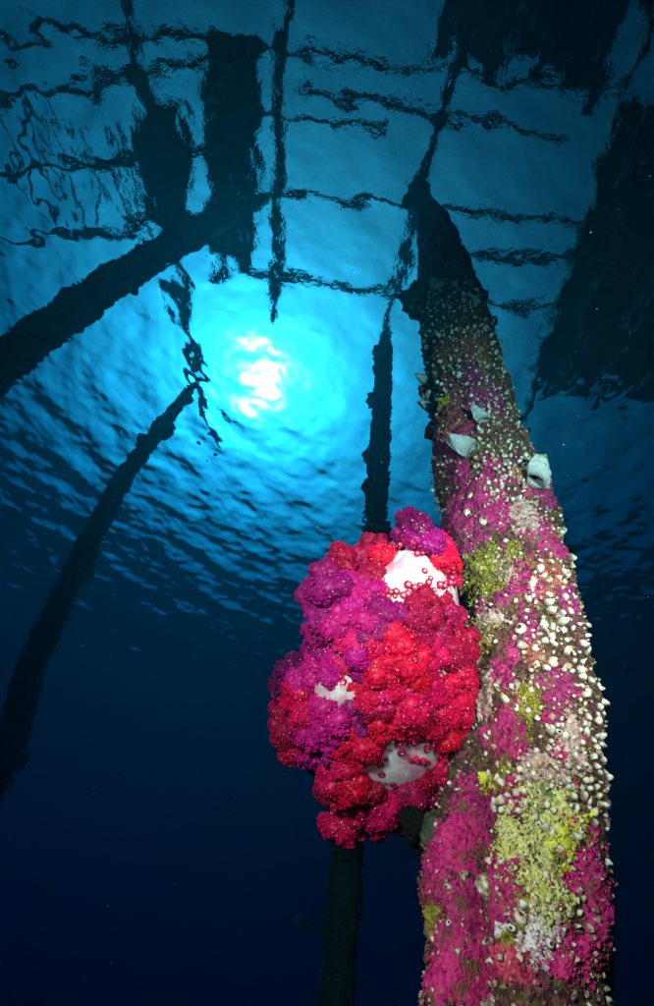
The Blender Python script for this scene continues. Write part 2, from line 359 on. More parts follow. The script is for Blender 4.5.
far_piling([(-1.55, 1.12, -12.4), (-1.59, 1.09, -3.05), (-1.63, 1.03, -2.0), (-1.64, 1.01, -1.1), (-1.65, 1.0, 0), (-1.62, 1.0, 2.0)], [.085, .088, .094, .10, .11, .10], 3,
           'thick black piling crossing the upper left towards the plank walkway', 10)

# ------------------------------------------------------------------ the near piling
PZ = [-12.5, -4.875, -4.8, -4.732, -4.651, -4.556, -4.443, -4.307, -4.199, -4.071, -3.92, -3.736, -3.506, -3.211, -2.932, -2.583, -2.121, -1.5, -.83, -.245, 0, 2.0]
PX = [.28, .315, .325, .345, .369, .391, .408, .41, .409, .408, .404, .4, .399, .4, .399, .393, .397, .395, .357, .291, .28, .42]
PY = [.9, .751, .745, .74, .734, .727, .719, .709, .701, .692, .68, .667, .65, .628, .607, .582, .548, .503, .451, .402, .39, .5]
PR = [.11, .102, .111, .112, .114, .113, .111, .115, .122, .129, .129, .127, .129, .132, .140, .143, .132, .12, .101, .073, .07, .07]
def psurf(z, th, off=0.0):
    cx, cy, r = np.interp(z, PZ, PX), np.interp(z, PZ, PY), np.interp(z, PZ, PR)
    c, s = math.cos(th), math.sin(th)
    q = Vector((c * r, s * r, z))
    r += .016 * noise.noise(q * 9) + .010 * noise.noise(q * 22) + .0045 * noise.noise(q * 55) + .0034 * noise.noise(q * 120) + .0018 * noise.noise(q * 260)
    g = min(1, max(0, (-4.64 - z) / .1)); dth = (th + 2.40 + math.pi) % (2 * math.pi) - math.pi
    r -= .07 * g * math.exp(-(dth / .17) ** 2)
    return Vector((cx + c * (r + off), cy + s * (r + off), z))
BASE = Vector((.28, .9, -12.5))
pile = empty('encrusted_piling', BASE, label='near piling thickly encrusted with magenta sponge, white barnacles and yellow-green crust', category='piling')
zs = np.concatenate([np.arange(-12.5, -5.4, .25), np.arange(-5.4, -5.0, .02), np.arange(-5.0, -3.6, .0055), np.arange(-3.6, -3.4, .01), np.arange(-3.4, -1.5, .02), np.arange(-1.5, 2.01, .05)])
SEG = 190
V = [psurf(z, 2 * math.pi * k / SEG) - BASE for z in zs for k in range(SEG)]; nzs = len(zs)
F = [(i * SEG + k, i * SEG + (k + 1) % SEG, (i + 1) * SEG + (k + 1) % SEG, (i + 1) * SEG + k) for i in range(nzs - 1) for k in range(SEG)]
F += [tuple(range(SEG))[::-1], tuple((nzs - 1) * SEG + k for k in range(SEG))]
trunk = obj('trunk', pydata('trunk', V, F), m_crust, pile)

def patch(z0, th0, rx, ry, col, seed, hgt=.004, res=(22, 84)):
    """a raised, ragged crust that follows the trunk"""
    NR, NA = res; V = []; F = []; r = np.interp(z0, PZ, PR)
    for i in range(NR + 1):
        rho = i / NR
        for k in range(NA):
            a = 2 * math.pi * k / NA; q = Vector((math.cos(a), math.sin(a), seed * 3.3))
            g = 1 + .45 * noise.noise(q * 1.3) + .38 * noise.noise(q * 3.1) + .30 * noise.noise(q * 7.5) + .16 * noise.noise(q * 15)
            z = z0 + ry * rho * g * math.sin(a); th = th0 + rx / r * rho * g * math.cos(a)
            nq = Vector((math.cos(th) * r, math.sin(th) * r, z))
            h = hgt * (1 - rho ** 5) * (1 + .7 * noise.noise(nq * 60)) + .0032 * (1 - rho ** 3) * (noise.noise(nq * 150) + .7 * noise.noise(nq * 310)) - .004 * rho ** 6
            V.append(psurf(z, th, h) - BASE)
    for i in range(NR):
        for k in range(NA): F.append((i * NA + k, i * NA + (k + 1) % NA, (i + 1) * NA + (k + 1) % NA, (i + 1) * NA + k))
    V2 = V[NA:]; c = V[0]; V = [c] + V2
    F = [(0, 1 + k, 1 + (k + 1) % NA) for k in range(NA)] + [tuple(1 + j - NA for j in f_) for f_ in F[NA:]]
    F = [f_[::-1] for f_ in F]
    nm = CRNAME.get(col, 'encrusting_sponge')
    o = obj(nm, pydata(nm, V, F), m_patch[col], pile)
    if res[0] > 10 or seed % 2: grains(o, col, seed, int(min(900, 1.02 * rx * ry / (.0032 ** 2)) * {'magenta': .30, 'purple': .25, 'pink': .5, 'tan': .5, 'brick': .4, 'yellow': .6, 'olive': 1.2}.get(col, 1)), lambda q: disc(q, z0, th0, rx / r, ry, seed), .0010, .0027)
    return o
OCT = np.array([(1, 0, -.2), (0, 1, -.2), (-1, 0, -.2), (0, -1, -.2), (.55, .55, .75), (-.55, .45, .8), (-.35, -.6, .7), (.55, -.5, .8), (0, 0, 1.15)])
OCF = [(0, 1, 4), (1, 5, 4), (1, 2, 5), (2, 6, 5), (2, 3, 6), (3, 7, 6), (3, 0, 7), (0, 4, 7), (4, 5, 8), (5, 6, 8), (6, 7, 8), (7, 4, 8)]
def disc(q, z0, th0, tw, ry, seed):
    a = q.uniform(0, 6.283); rho = math.sqrt(q.random()); p = Vector((math.cos(a), math.sin(a), seed * 3.3))
    g = 1 + .45 * noise.noise(p * 1.3) + .38 * noise.noise(p * 3.1) + .30 * noise.noise(p * 7.5)
    return z0 + ry * rho * g * math.sin(a), th0 + tw * rho * g * math.cos(a)
def grains(parent, col, seed, n, pick, smin, smax):
    """the fine granular relief of the crust: tiny real bumps, too many to count"""
    q = random.Random(seed + 900); V = []; F = []; MI = []
    for i in range(n):
        z, th = pick(q); nrm = (Vector((math.cos(th), math.sin(th), 0)) + Vector((q.uniform(-.6, .6), q.uniform(-.6, .6), q.uniform(-.6, .6)))).normalized()
        s_ = smin + (smax - smin) * q.random() ** 2; s_ *= 1 + .5 * max(0, z + 4.6); a = nrm.orthogonal().normalized(); b_ = nrm.cross(a); t = q.uniform(0, 6.28); a, b_ = a * math.cos(t) + b_ * math.sin(t), b_ * math.cos(t) - a * math.sin(t)
        M_ = np.array((a * s_ * q.uniform(.7, 1.9), b_ * s_ * q.uniform(.6, 1.0), nrm * s_ * q.uniform(.7, 1.5))); c = np.array(psurf(z, th, .0045 if col else .0005) - BASE); o0 = len(V)
        V.extend((OCT @ M_ + c).tolist()); F.extend([(a_ + o0, b2 + o0, c_ + o0) for a_, b2, c_ in OCF]); MI.extend([q.choice((0, 0, 0, 0, 0, 0, 0, 1, 2, 2))] * len(OCF))
    if not V: return
    me = pydata('granules', V, F); ms = (m_patch[col], m_grain_pale, m_grain_dark) if col else (m_grain_dark, m_grain_pale, m_patch['olive'])
    for m in ms: me.materials.append(m)
    me.polygons.foreach_set('material_index', MI)
    obj('granules', me, None, parent, smooth=True, kind='stuff')
m_grain_pale, nn, ll, b = mat('pale_granules'); b.inputs['Roughness'].default_value = .5
ll.new(ramp(nn, ll, nz(nn, ll, 120, 2, coords(nn)), [(.35, (.50, .14, .10)), (.5, (.56, .34, .22)), (.65, (.64, .54, .40))]), b.inputs['Base Color'])
m_grain_dark, nn, ll, b = mat('dark_granules'); b.inputs['Roughness'].default_value = .8
ll.new(ramp(nn, ll, nz(nn, ll, 120, 2, coords(nn)), [(.35, (.03, .01, .01)), (.5, (.15, .04, .03)), (.65, (.30, .08, .09))]), b.inputs['Base Color'])
PATCHES = [(-3.775,-2.563,0.051,0.081,'brick'),(-3.866,-2.824,0.071,0.093,'magenta'),(-4.107,-2.478,0.073,0.096,'magenta'),(-4.179,-1.96,0.039,0.048,'magenta'),(-4.134,-3.017,0.063,0.04,'purple'),(-4.223,-2.664,0.048,0.029,'purple'),(-4.229,-1.35,0.038,0.066,'magenta'),(-4.196,-1.568,0.029,0.051,'tan'),(-4.279,-1.865,0.022,0.03,'olive'),(-4.33,-2.494,0.051,0.059,'olive'),(-4.31,-2.083,0.023,0.037,'tan'),(-4.367,-1.859,0.03,0.048,'magenta'),(-4.396,-2.256,0.027,0.024,'purple'),(-4.088,-1.088,0.052,0.062,'purple'),(-3.641,-2.543,0.051,0.087,'purple'),(-3.607,-1.862,0.039,0.108,'purple'),(-3.722,-1.636,0.041,0.102,'purple'),(-3.383,-1.837,0.051,0.111,'brick'),(-3.41,-2.617,0.038,0.09,'brick'),(-4.52,-2.235,0.019,0.044,'magenta'),(-4.566,-1.514,0.028,0.034,'purple'),(-4.609,-1.53,0.016,0.022,'purple'),(-4.635,-2.208,0.031,0.041,'magenta'),(-4.601,-1.918,0.017,0.03,'olive'),(-4.718,-1.972,0.011,0.03,'magenta'),(-4.709,-2.646,0.027,0.032,'magenta'),(-4.772,-1.711,0.039,0.043,'lime'),(-4.81,-1.649,0.025,0.023,'lime'),(-4.741,-1.207,0.018,0.017,'yellow'),(-4.688,-2.465,0.011,0.01,'yellow'),(-4.769,-2.881,0.043,0.034,'pink'),(-4.871,-2.767,0.037,0.033,'pink'),(-4.822,-2.808,0.04,0.022,'magenta'),(-4.797,-2.308,0.016,0.013,'crimson'),(-4.787,-1.1,0.034,0.03,'pink'),(-4.869,-1.313,0.032,0.015,'pink'),(-4.82,-2.062,0.021,0.025,'magenta'),(-4.88,-1.976,0.018,0.012,'crimson'),(-4.859,-1.707,0.023,0.02,'shellwhite'),(-4.559,-2.495,0.017,0.046,'tan'),(-4.435,-2.478,0.027,0.027,'tan'),(-4.686,-1.681,0.033,0.024,'tan'),(-4.636,-1.313,0.022,0.036,'tan'),(-4.722,-1.653,0.034,0.02,'lime'),(-4.83,-1.856,0.015,0.013,'olive'),(-4.773,-1.451,0.018,0.023,'yellow'),(-4.764,-1.987,0.014,0.023,'lime'),(-4.828,-0.959,0.022,0.025,'magenta'),(-4.461,-1.899,0.016,0.033,'purple'),(-4.38,-1.161,0.026,0.041,'purple'),(-4.331,-1.319,0.032,0.048,'brick'),(-4.51,-1.822,0.018,0.029,'brick'),(-4.456,-2.672,0.031,0.039,'olive'),(-4.686,-2.247,0.018,0.022,'olive'),(-4.833,-2.804,0.017,0.011,'olive')]
grains(trunk, None, 5, 9000, lambda q: (-5.0 + 1.9 * q.random() ** 1.5, q.uniform(-3.5, .4)), .0010, .0032)
for i, (z0, th0, rx, ry, c) in enumerate(PATCHES): grow = 1.45 if z0 < -4.74 and c in ('pink', 'magenta', 'crimson') else 1.18; patch(z0, th0, rx * grow, ry * grow, c, i, .0025 + .003 * random.random())
ks = random.Random(21); near = [p_ for p_ in PATCHES]
for i, (z0, th0, rx, ry, c) in enumerate(near):      # crumbs of the same growth round each patch
    rr_ = np.interp(z0, PZ, PR)
    for j in range(4):
        a = ks.uniform(0, 6.283); e = ks.uniform(.9, 1.7); f_ = ks.uniform(.16, .42)
        patch(z0 + ry * e * math.sin(a), th0 + rx * e * math.cos(a) / rr_, max(.006, rx * f_), max(.006, ry * f_), c if ks.random() < .7 else ks.choice(['magenta', 'olive', 'tan', 'pink']), 300 + i * 4 + j, .003, (8, 34))
for i in range(26):   # the far side of the trunk
    patch(random.uniform(-5.2, -3.2), random.uniform(-.6, 2.6), random.uniform(.03, .07), random.uniform(.04, .09), random.choice(['magenta', 'purple', 'olive', 'tan', 'brick']), 100 + i)

def urn(seed):
    """a barnacle: swollen wall, narrowed mouth, hollow inside"""
    q = random.Random(seed); NA = 10
    prof = [(1.0, -.35), (1.06, .2), (.98, .75), (.80, 1.15), (.44, 1.42), (.25, 1.38), (.18, 1.1), (0, 1.0)]
    lean = q.uniform(-.3, .3); V = []; F = []; mi = []
    for i, (r, z) in enumerate(prof[:-1]):
        for k in range(NA):
            a = 2 * math.pi * k / NA; rr = r * (1 + .13 * math.sin(2 * a + seed) + .08 * math.sin(3 * a + seed * 2) + q.uniform(-.05, .05))
            V.append((rr * math.cos(a) + lean * z * .5, rr * math.sin(a), z + .08 * math.sin(a * 2 + seed)))
    V.append((lean * .5, 0, prof[-1][1])); n = len(prof) - 1
    for i in range(n - 1):
        for k in range(NA): F.append((i * NA + k, i * NA + (k + 1) % NA, (i + 1) * NA + (k + 1) % NA, (i + 1) * NA + k)); mi.append(1 if i >= 4 else 0)
    for k in range(NA): F.append(((n - 1) * NA + k, (n - 1) * NA + (k + 1) % NA, n * NA)); mi.append(1)
    me = pydata('barnacle', V, F); me.materials.append(m_shell); me.materials.append(m_dark)
    for p, j in zip(me.polygons, mi): p.material_index = j
    me.shade_smooth(); return me
def plate(seed):
    """a closed shell: a lopsided, angular little cone"""
    q = random.Random(seed + 77); NA = 9; V = []; F = []
    tip = (q.uniform(-.5, .5), q.uniform(-.5, .5)); el = q.uniform(.55, 1.0)
    for r, z in ((1.0, -.4), (1.08, .2), (.80, .75), (.40, 1.15)):
        for k in range(NA):
            a = 2 * math.pi * k / NA; rr = r * q.uniform(.8, 1.12) * (1.12 if k % 2 else .88); t = max(0, z) / 1.2
            V.append((rr * math.cos(a) + tip[0] * t, el * rr * math.sin(a) + tip[1] * t, z + q.uniform(-.12, .12)))
    V.append((tip[0], tip[1], 1.2 + q.uniform(-.1, .3)))
    for i in range(3):
        for k in range(NA): F.append((i * NA + k, i * NA + (k + 1) % NA, (i + 1) * NA + (k + 1) % NA, (i + 1) * NA + k))
    for k in range(NA): F.append((3 * NA + k, 3 * NA + (k + 1) % NA, 4 * NA))
    me = pydata('barnacle', V, F); me.materials.append(m_shell); me.materials.append(m_dark)
    if seed % 2: me.shade_smooth()
    return me
URN = [plate(0), plate(1), urn(0), plate(2), plate(3), plate(4), plate(9), plate(5), plate(7)]
BARNACLES = [(-4757,-165,76),(-4756,-132,75),(-4801,-193,68),(-4698,-188,82),(-4726,-212,78),(-4857,-136,59),(-4625,-66,89),(-4859,-187,58),(-4729,-186,75),(-4614,-104,90),(-4854,-168,58),(-4845,-187,59),(-4682,-107,80),(-4736,-121,73),(-4633,-163,86),(-4718,-59,75),(-4725,-164,74),(-4722,-125,74),(-4870,-161,55),(-4734,-102,72),(-4691,-195,77),(-4667,-91,80),(-4721,-101,73),(-4839,-153,58),(-4512,-108,99),(-4742,-183,70),(-4590,-218,89),(-4660,-131,80),(-4803,-179,62),(-4593,-197,88),(-4584,-79,89),(-4789,-174,63),(-4462,-100,103),(-4744,-138,68),(-4742,-174,68),(-4436,-140,105),(-4575,-124,88),(-4426,-156,106),(-4721,-87,70),(-4645,-177,79),(-4504,-121,96),(-4694,-223,73),(-4832,-185,56),(-4865,-175,52),(-4318,-102,117),(-4608,-192,82),(-4455,-168,100),(-4852,-194,53),(-4494,-178,95),(-4339,-165,113),(-4721,-225,68),(-4710,-133,69),(-4512,-195,92),(-4452,-189,99),(-4691,-151,71),(-4707,-117,69),(-4861,-163,51),(-4705,-213,69),(-4495,-134,93),(-4451,-155,98),(-4330,-154,111),(-4730,-201,65),(-4844,-165,52),(-4519,-101,89),(-4308,-150,113),(-4466,-199,95),(-4703,-139,68),(-4738,-193,64),(-4369,-175,106),(-4658,-62,73),(-4851,-177,51),(-4604,-70,79),(-4532,-183,87),(-4413,-202,100),(-4491,-121,91),(-4651,-108,73),(-4633,-146,75),(-4695,-207,68),(-4703,-81,67),(-4613,-140,77),(-4618,-122,76),(-4795,-205,56),(-4876,-177,47),(-4875,-188,47),(-4418,-133,97),(-4736,-88,62),(-4854,-305,49),(-4524,-127,85),(-4551,-100,82),(-4842,-176,50),(-4631,-113,73),(-4805,-162,54),(-4484,-156,89),(-4471,-155,90),(-4646,-128,71),(-4682,-208,67),(-4531,-170,83),(-4753,-191,59),(-4660,-99,69),(-4260,-83,112),(-4611,-65,74),(-4611,-150,74),(-4730,-155,61),(-4487,-169,87),(-4830,-140,50),(-4497,-200,85),(-4655,-165,68),(-4759,-146,57),(-4720,-206,61),(-4386,-151,96),(-4643,-81,69),(-4545,-189,79),(-4611,-162,72),(-4446,-131,89),(-4561,-116,77),(-4789,-218,53),(-4485,-193,84),(-4824,-86,49),(-4678,-178,64),(-4519,-161,80),(-4714,-157,60),(-4717,-197,59),(-4775,-148,53),(-4622,-98,68),(-4841,-85,46),(-4410,-174,89),(-4809,-208,49),(-4829,-174,47),(-4505,-184,79),(-4785,-189,51),(-4835,-110,46),(-4520,-88,77),(-4469,-186,82),(-4721,-149,57),(-4314,-113,97),(-4842,-133,45),(-4698,-131,59),(-4585,-144,70),(-4869,-148,42),(-4766,-193,52),(-4626,-168,65),(-4708,-183,57),(-4571,-132,70),(-4560,-92,71),(-4653,-249,62),(-4684,-189,59),(-4631,-154,64),(-4828,-152,45),(-4576,-112,69),(-4615,-230,65),(-4591,-109,67),(-4823,-290,45),(-4674,-140,59),(-4674,-225,59),(-4576,-83,68),(-4203,-228,103),(-4565,-83,69),(-4605,-116,65),(-4409,-156,83),(-4483,-280,76),(-4515,-132,73),(-4289,-132,94),(-4815,-147,45),(-4693,-108,56),(-4606,-204,64),(-4866,-135,40),(-4356,-167,87),(-4800,-224,46),(-4592,-154,65),(-4678,-70,57),(-4600,-101,64),(-4697,-120,55),(-4543,-111,69),(-4477,-104,75),(-4387,-136,83),(-4827,-162,43),(-4440,-192,78),(-4737,-211,51),(-4737,-228,51),(-4603,-178,63),(-4304,-131,90),(-4812,-173,44),(-4168,306,102),(-4398,-165,81),(-4619,-183,61),(-4518,-68,70),(-4830,-128,42),(-4579,-190,64),(-4342,-128,85),(-4781,-247,46),(-4758,-155,48),(-4407,-185,79),(-4756,-177,48),(-4651,-66,57),(-4649,-233,57),(-4717,-187,51),(-4384,-121,80),(-4403,-117,78),(-4771,-168,46),(-4666,-141,55),(-4296,-114,87),(-4503,-156,69),(-4664,-150,55),(-4664,-198,55),(-4687,-118,53),(-4872,-279,37),(-4361,-123,81),(-4358,-109,81),(-4683,-154,53),(-4857,-152,38),(-4600,-148,60),(-4623,-158,58),(-4728,-175,49),(-4772,-180,45),(-4254,-198,89),(-4712,-110,50),(-4488,-253,69),(-4663,-180,54),(-4533,-118,65),(-4816,-221,41),(-4320,-130,83),(-4804,-149,42),(-4566,-139,62),(-4848,-148,38),(-4836,-196,39),(-4645,-152,55),(-4692,-181,51),(-4735,-140,47),(-4819,-130,40),(-4758,-220,45),(-4480,-124,68),(-4745,-158,46),(-4370,-142,77),(-4792,-149,42),(-4766,-207,44),(-4693,-140,50),(-4874,-104,35),(-4654,-141,53),(-4629,-240,55),(-4384,-176,75),(-4787,-160,42),(-4687,-96,50),(-4709,-203,48),(-4499,-83,65),(-4819,-207,39),(-4843,-274,37),(-4779,-201,42),(-4505,-171,64),(-4703,-196,48),(-4118,-240,95),(-4476,-139,66),(-4663,-158,51),(-4398,-177,72),(-4735,-167,45),(-4722,-137,46),(-4859,-109,35),(-4341,-149,76),(-4162,-250,90),(-4705,-160,47),(-4591,-237,56),(-4438,-115,68),(-4702,-101,47),(-4740,-150,44),(-4689,-170,48),(-4485,-184,64),(-4854,-249,35),(-4688,-216,48),(-4739,-202,44),(-4573,-211,57),(-4675,-85,49),(-4407,-140,70),(-4826,-216,37),(-4749,-168,43),(-4530,-196,60),(-4439,-168,67),(-4760,-112,42),(-4694,-87,47),(-4694,-161,47),(-4678,-198,48),(-4276,-80,79),(-4146,-174,89),(-4651,-120,50),(-4625,-137,52),(-4114,-176,91),(-4791,-61,39),(-4751,-149,42),(-4646,-162,50),(-4711,-223,45),(-4421,-97,67),(-4327,-81,74),(-4747,-118,42),(-3994,-136,99),(-4614,-130,52),(-4489,-93,61),(-4701,-171,45),(-4674,-130,47),(-4633,-98,50),(-4673,-160,47),(-4673,-152,47),(-4713,-171,44),(-4566,-230,55),(-4671,-112,47),(-4055,-136,93),(-4028,-219,95),(-4684,-140,46),(-4710,-147,44),(-4683,-125,46),(-4520,-176,58),(-4883,-313,31),(-4439,-250,64),(-3968,-122,99),(-4654,-154,48),(-4653,-189,48),(-4113,-205,88),(-4639,-93,49),(-4214,-173,80),(-4049,-221,92),(-4633,-131,49),(-4878,-248,31),(-4699,-149,44),(-4602,-131,51),(-4697,-241,44),(-4779,-84,38),(-4422,-117,64),(-4077,-206,89),(-4599,-87,51),(-4666,-120,46),(-4761,-278,39),(-4621,-149,49),(-4399,-214,65),(-4119,-195,85),(-4341,-112,69),(-4466,-165,60),(-4156,-200,82),(-4435,-84,62),(-4588,-120,51),(-4643,-141,47),(-4601,-140,50),(-4600,-162,50),(-4586,-132,51),(-4094,-207,86),(-4427,-189,62),(-4088,-158,86),(-4509,-233,56),(-4551,-128,53),(-3915,-118,98),(-4861,-72,31),(-4378,-86,65),(-4076,-170,86),(-4103,-148,84),(-4544,-165,53),(-4369,-101,65),(-4467,-81,58),(-4580,-156,50),(-4045,-211,87),(-4462,-122,58),(-4082,-180,84),(-4121,-154,81),(-4557,-171,51),(-3333,312,135),(-4440,-208,59),(-4352,-144,65),(-4556,-183,51),(-4774,-218,36),(-4058,-169,85),(-4452,-144,58),(-4480,-209,56),(-4463,-177,57),(-4139,-196,79),(-4374,-161,63),(-4403,-236,61),(-3976,298,90),(-4446,-180,58),(-4401,-96,61),(-4030,-204,86),(-4425,-174,59),(-4036,-172,85),(-4259,-256,70),(-3470,-275,123),(-3629,-253,112),(-4135,-213,78),(-4592,-256,47),(-3958,-190,89),(-3639,-204,110),(-4847,-60,30),(-3236,-269,136),(-3523,-277,117),(-3700,-110,105),(-4141,-162,76),(-3729,-189,103),(-3430,-134,122),(-4456,-267,55),(-3562,-193,113),(-3377,-198,125),(-4297,-156,65),(-3246,-107,133),(-4744,-68,36),(-4073,-224,79),(-3769,-136,98),(-3782,-172,97),(-3541,-216,112),(-4781,310,33),(-3584,-215,109),(-4826,-251,30),(-4083,-271,77),(-3536,-149,111),(-3439,-256,117),(-4202,-142,69),(-4294,-189,63),(-4803,-249,31),(-3471,-177,114),(-4561,-258,46),(-4849,-112,28),(-3397,-95,118),(-4767,-91,33),(-4087,-194,75),(-3941,-121,84),(-4796,-107,31),(-3396,-113,117),(-4046,-143,77),(-4794,-124,31),(-3922,305,84),(-3935,-143,83),(-4822,-107,29),(-3832,-117,89),(-3539,-287,106),(-3351,-258,117),(-4531,-240,46),(-4129,-204,70),(-4042,-159,75),(-3572,-261,103),(-4477,-236,49),(-3802,-186,89),(-3865,-141,85),(-4522,-271,46),(-4808,-104,29),(-3529,-245,104),(-3387,-146,112),(-3638,-163,97),(-3564,-250,101),(-3701,-156,93),(-3890,-199,82),(-4105,-186,69),(-4778,-121,30),(-3368,-231,111),(-3252,-247,117),(-4212,-114,62),(-4096,-173,68),(-4129,-174,66),(-4412,-261,50),(-3485,-249,102),(-3662,-222,92),(-4675,-245,35),(-3242,-130,115),(-4423,-282,49),(-3577,-289,96),(-4021,-135,71),(-3353,-169,108),(-4254,-149,58),(-3549,-169,97),(-3926,-204,76),(-4613,-260,38),(-4088,-149,67),(-3507,-169,99),(-3705,-142,88),(-4048,299,69),(-3601,295,93),(-4020,-147,70),(-3599,-242,93),(-3742,-153,85),(-3165,-292,116),(-4208,-201,59),(-3703,-201,86),(-3236,-174,110),(-3329,-132,105),(-3440,-161,99),(-3515,-232,95),(-4135,-288,62),(-3739,-167,83),(-3940,-133,72),(-4203,-268,58),(-3993,-167,69),(-3949,-160,71),(-3872,-174,75),(-3961,-210,70),(-3915,-145,72),(-3989,-209,68),(-3871,-310,74),(-4115,-215,61),(-4383,-260,47),(-4264,-226,53),(-3325,-116,101),(-3950,-198,69),(-4301,-250,51),(-3632,-126,85),(-3413,-297,96),(-3761,-187,78),(-3839,-172,74),(-3374,-120,97),(-4001,-149,65),(-4318,-216,49),(-3972,-170,66),(-3811,-175,74),(-3307,-163,99),(-3511,-156,88),(-3105,-284,107),(-4027,-187,62),(-4002,-180,63),(-3792,-134,73),(-4099,-218,58),(-3891,-121,68),(-3310,-145,96),(-3889,-154,68),(-3618,-268,81),(-3798,-124,72),(-3083,-269,106),(-3480,-210,87),(-3583,-180,82),(-3339,-187,93),(-3718,-174,75),(-3013,-225,108),(-4027,-162,60),(-3660,-195,77),(-4127,-187,55),(-4105,-107,56),(-3315,-200,93),(-3997,-189,61),(-3672,-143,76),(-3993,-124,61),(-3992,-156,61),(-3090,-302,103),(-3669,-182,76),(-2764,-176,118),(-3360,-154,90),(-2164,-281,145),(-2791,-150,116),(-4066,-157,57),(-4020,-123,59),(-3542,-182,81),(-3303,-295,92),(-2586,-173,125),(-2672,-232,121),(-3605,-223,78),(-2496,-232,129),(-3245,-201,94),(-4005,-217,59),(-3015,-266,104),(-3405,-166,86),(-4152,-209,52),(-4151,-184,52),(-3708,-128,72),(-2908,-148,108),(-2370,-237,132),(-3810,-160,67),(-3385,-211,86),(-3961,-152,60),(-4117,-166,53),(-3603,-94,76),(-2908,-165,107),(-4069,-215,55),(-3706,312,71),(-2357,-219,131),(-3432,-222,83),(-2710,-126,115),(-4060,-191,55),(-3262,-217,90),(-4007,-204,57),(-2823,-187,109),(-2949,296,103),(-3471,-106,80),(-3307,-246,87),(-2870,-269,106),(-3625,-139,73),(-3624,-173,73),(-3898,-186,61),(-3409,-234,82),(-3569,-107,75),(-2799,-236,108),(-3285,-272,87),(-3933,-191,59),(-3605,-160,73),(-3419,-276,81),(-3464,-193,79),(-3389,-260,82),(-4039,-196,54),(-3870,-130,61),(-3742,-116,66),(-3836,-146,62),(-3859,-163,61),(-2724,-269,109),(-3516,-308,75),(-3748,-200,65),(-3409,-184,79),(-3528,-123,74),(-3911,-173,58),(-3455,314,77),(-3407,-313,79),(-3833,-134,61),(-3975,-184,55),(-3204,-300,87),(-4015,-171,53),(-3673,-233,67),(-3041,-210,93),(-3934,-165,56),(-3982,-197,54),(-3761,-147,63),(-4054,-202,51),(-3343,-209,80),(-3269,-150,83),(-3947,-178,55),(-4044,-184,51),(-3969,-143,54),(-3225,-237,84),(-4064,-179,50),(-3173,-156,86),(-2897,-190,97),(-3018,-153,92),(-3582,-203,69),(-3524,-106,71),(-3569,-147,69),(-3190,-269,84),(-3692,-219,64),(-3337,-297,78),(-3562,-226,69),(-3572,-134,68),(-3621,-194,66),(-3670,-125,64),(-3666,-108,64),(-3206,-215,82),(-3230,-156,81),(-3688,-165,63),(-3457,-230,72),(-3660,-155,64),(-3629,-232,65),(-3524,-195,69),(-3291,-226,78),(-3496,-136,70),(-2718,-243,100),(-3698,-189,62),(-2683,-159,101),(-3278,-170,78),(-3121,-93,84),(-3172,-259,82),(-3423,-207,72),(-3277,-187,77),(-2788,-215,95),(-3210,-137,79),(-1908,-263,128),(-2674,-183,99),(-2136,-135,119),(-3588,-314,64),(-3093,-213,81),(-2870,305,89),(-2949,-268,86),(-2230,-231,112),(-3158,-243,78),(-2464,-209,103),(-3172,-180,77),(-2619,-299,97),(-3082,-253,80),(-3017,-189,82),(-2925,-207,84),(-2978,-133,82),(-3765,299,54),(-2244,-206,107),(-2498,-279,97),(-2418,-136,99),(-2210,-163,105),(-2768,-281,86),(-3060,-127,76),(-3118,-175,74),(-2821,-119,84),(-2731,-202,87),(-2554,-142,91),(-2763,-302,84),(-3018,-296,75),(-1812,-236,114),(-2380,-256,95),(-2593,306,88),(-2703,296,82),(-3067,-174,70),(-2301,-132,94),(-2058,-154,101),(-3159,-135,65),(-3149,-215,65),(-2860,-173,73),(-2607,-224,80),(-2973,-107,69),(-2226,-253,91),(-2250,-186,90),(-2647,-206,78),(-2133,-191,93),(-3017,-243,67),(-2638,-126,78),(-2874,-222,71),(-2942,-244,69),(-3073,-103,64),(-2849,-246,70),(-1896,-313,97),(-2103,-225,91),(-2936,-228,67),(-3108,-155,62),(-2922,-291,67),(-2560,-195,77),(-1733,-266,100),(-2980,-175,65),(-2435,-190,80),(-2983,-213,64),(-1998,-271,91),(-3195,-201,58),(-2864,-112,67),(-2317,-283,82),(-2638,-269,73),(-2011,-210,90),(-2961,-193,64),(-3104,-232,60),(-2512,-253,76),(-3096,-194,60),(-2302,-154,80),(-2482,-175,75)]
def place(z, th, s, k):
    n = Vector((math.cos(th), math.sin(th), 0)); n = (n + Vector((k.uniform(-.7, .7), k.uniform(-.7, .7), k.uniform(-.6, .6)))).normalized()
    return Matrix.LocRotScale(psurf(z, th, .003) - BASE, n.to_track_quat('Z', 'Y') @ Matrix.Rotation(k.uniform(0, 6.28), 3, 'Z').to_quaternion(), Vector((s * k.uniform(.8, 1.05), s * k.uniform(.85, 1.15), s * k.uniform(.8, 1.35))))
k = random.Random(11); rest = []
for i, (z, th, s) in enumerate(BARNACLES):
    M_ = place(z / 1000, th / 100, s / 10000 * k.choice((.42, .55, .7, .8, .92)), k)
    if i < 300:
        o = bpy.data.objects.new('barnacle', URN[i % 9]); COL.objects.link(o); o.parent = pile; o.matrix_local = M_
    else: rest.append(M_)
for i in range(260):      # those on the far side
    rest.append(place(k.uniform(-5.3, -3.0), k.uniform(-.7, 2.9), k.uniform(.004, .009), k))
for i in range(900):      # fine grit of young barnacles
    z = -4.95 + 3.2 * k.random() ** 1.7; rest.append(place(z, k.uniform(-3.3, .2), k.uniform(.0016, .0036) * (1 + .35 * (z + 5)), k))
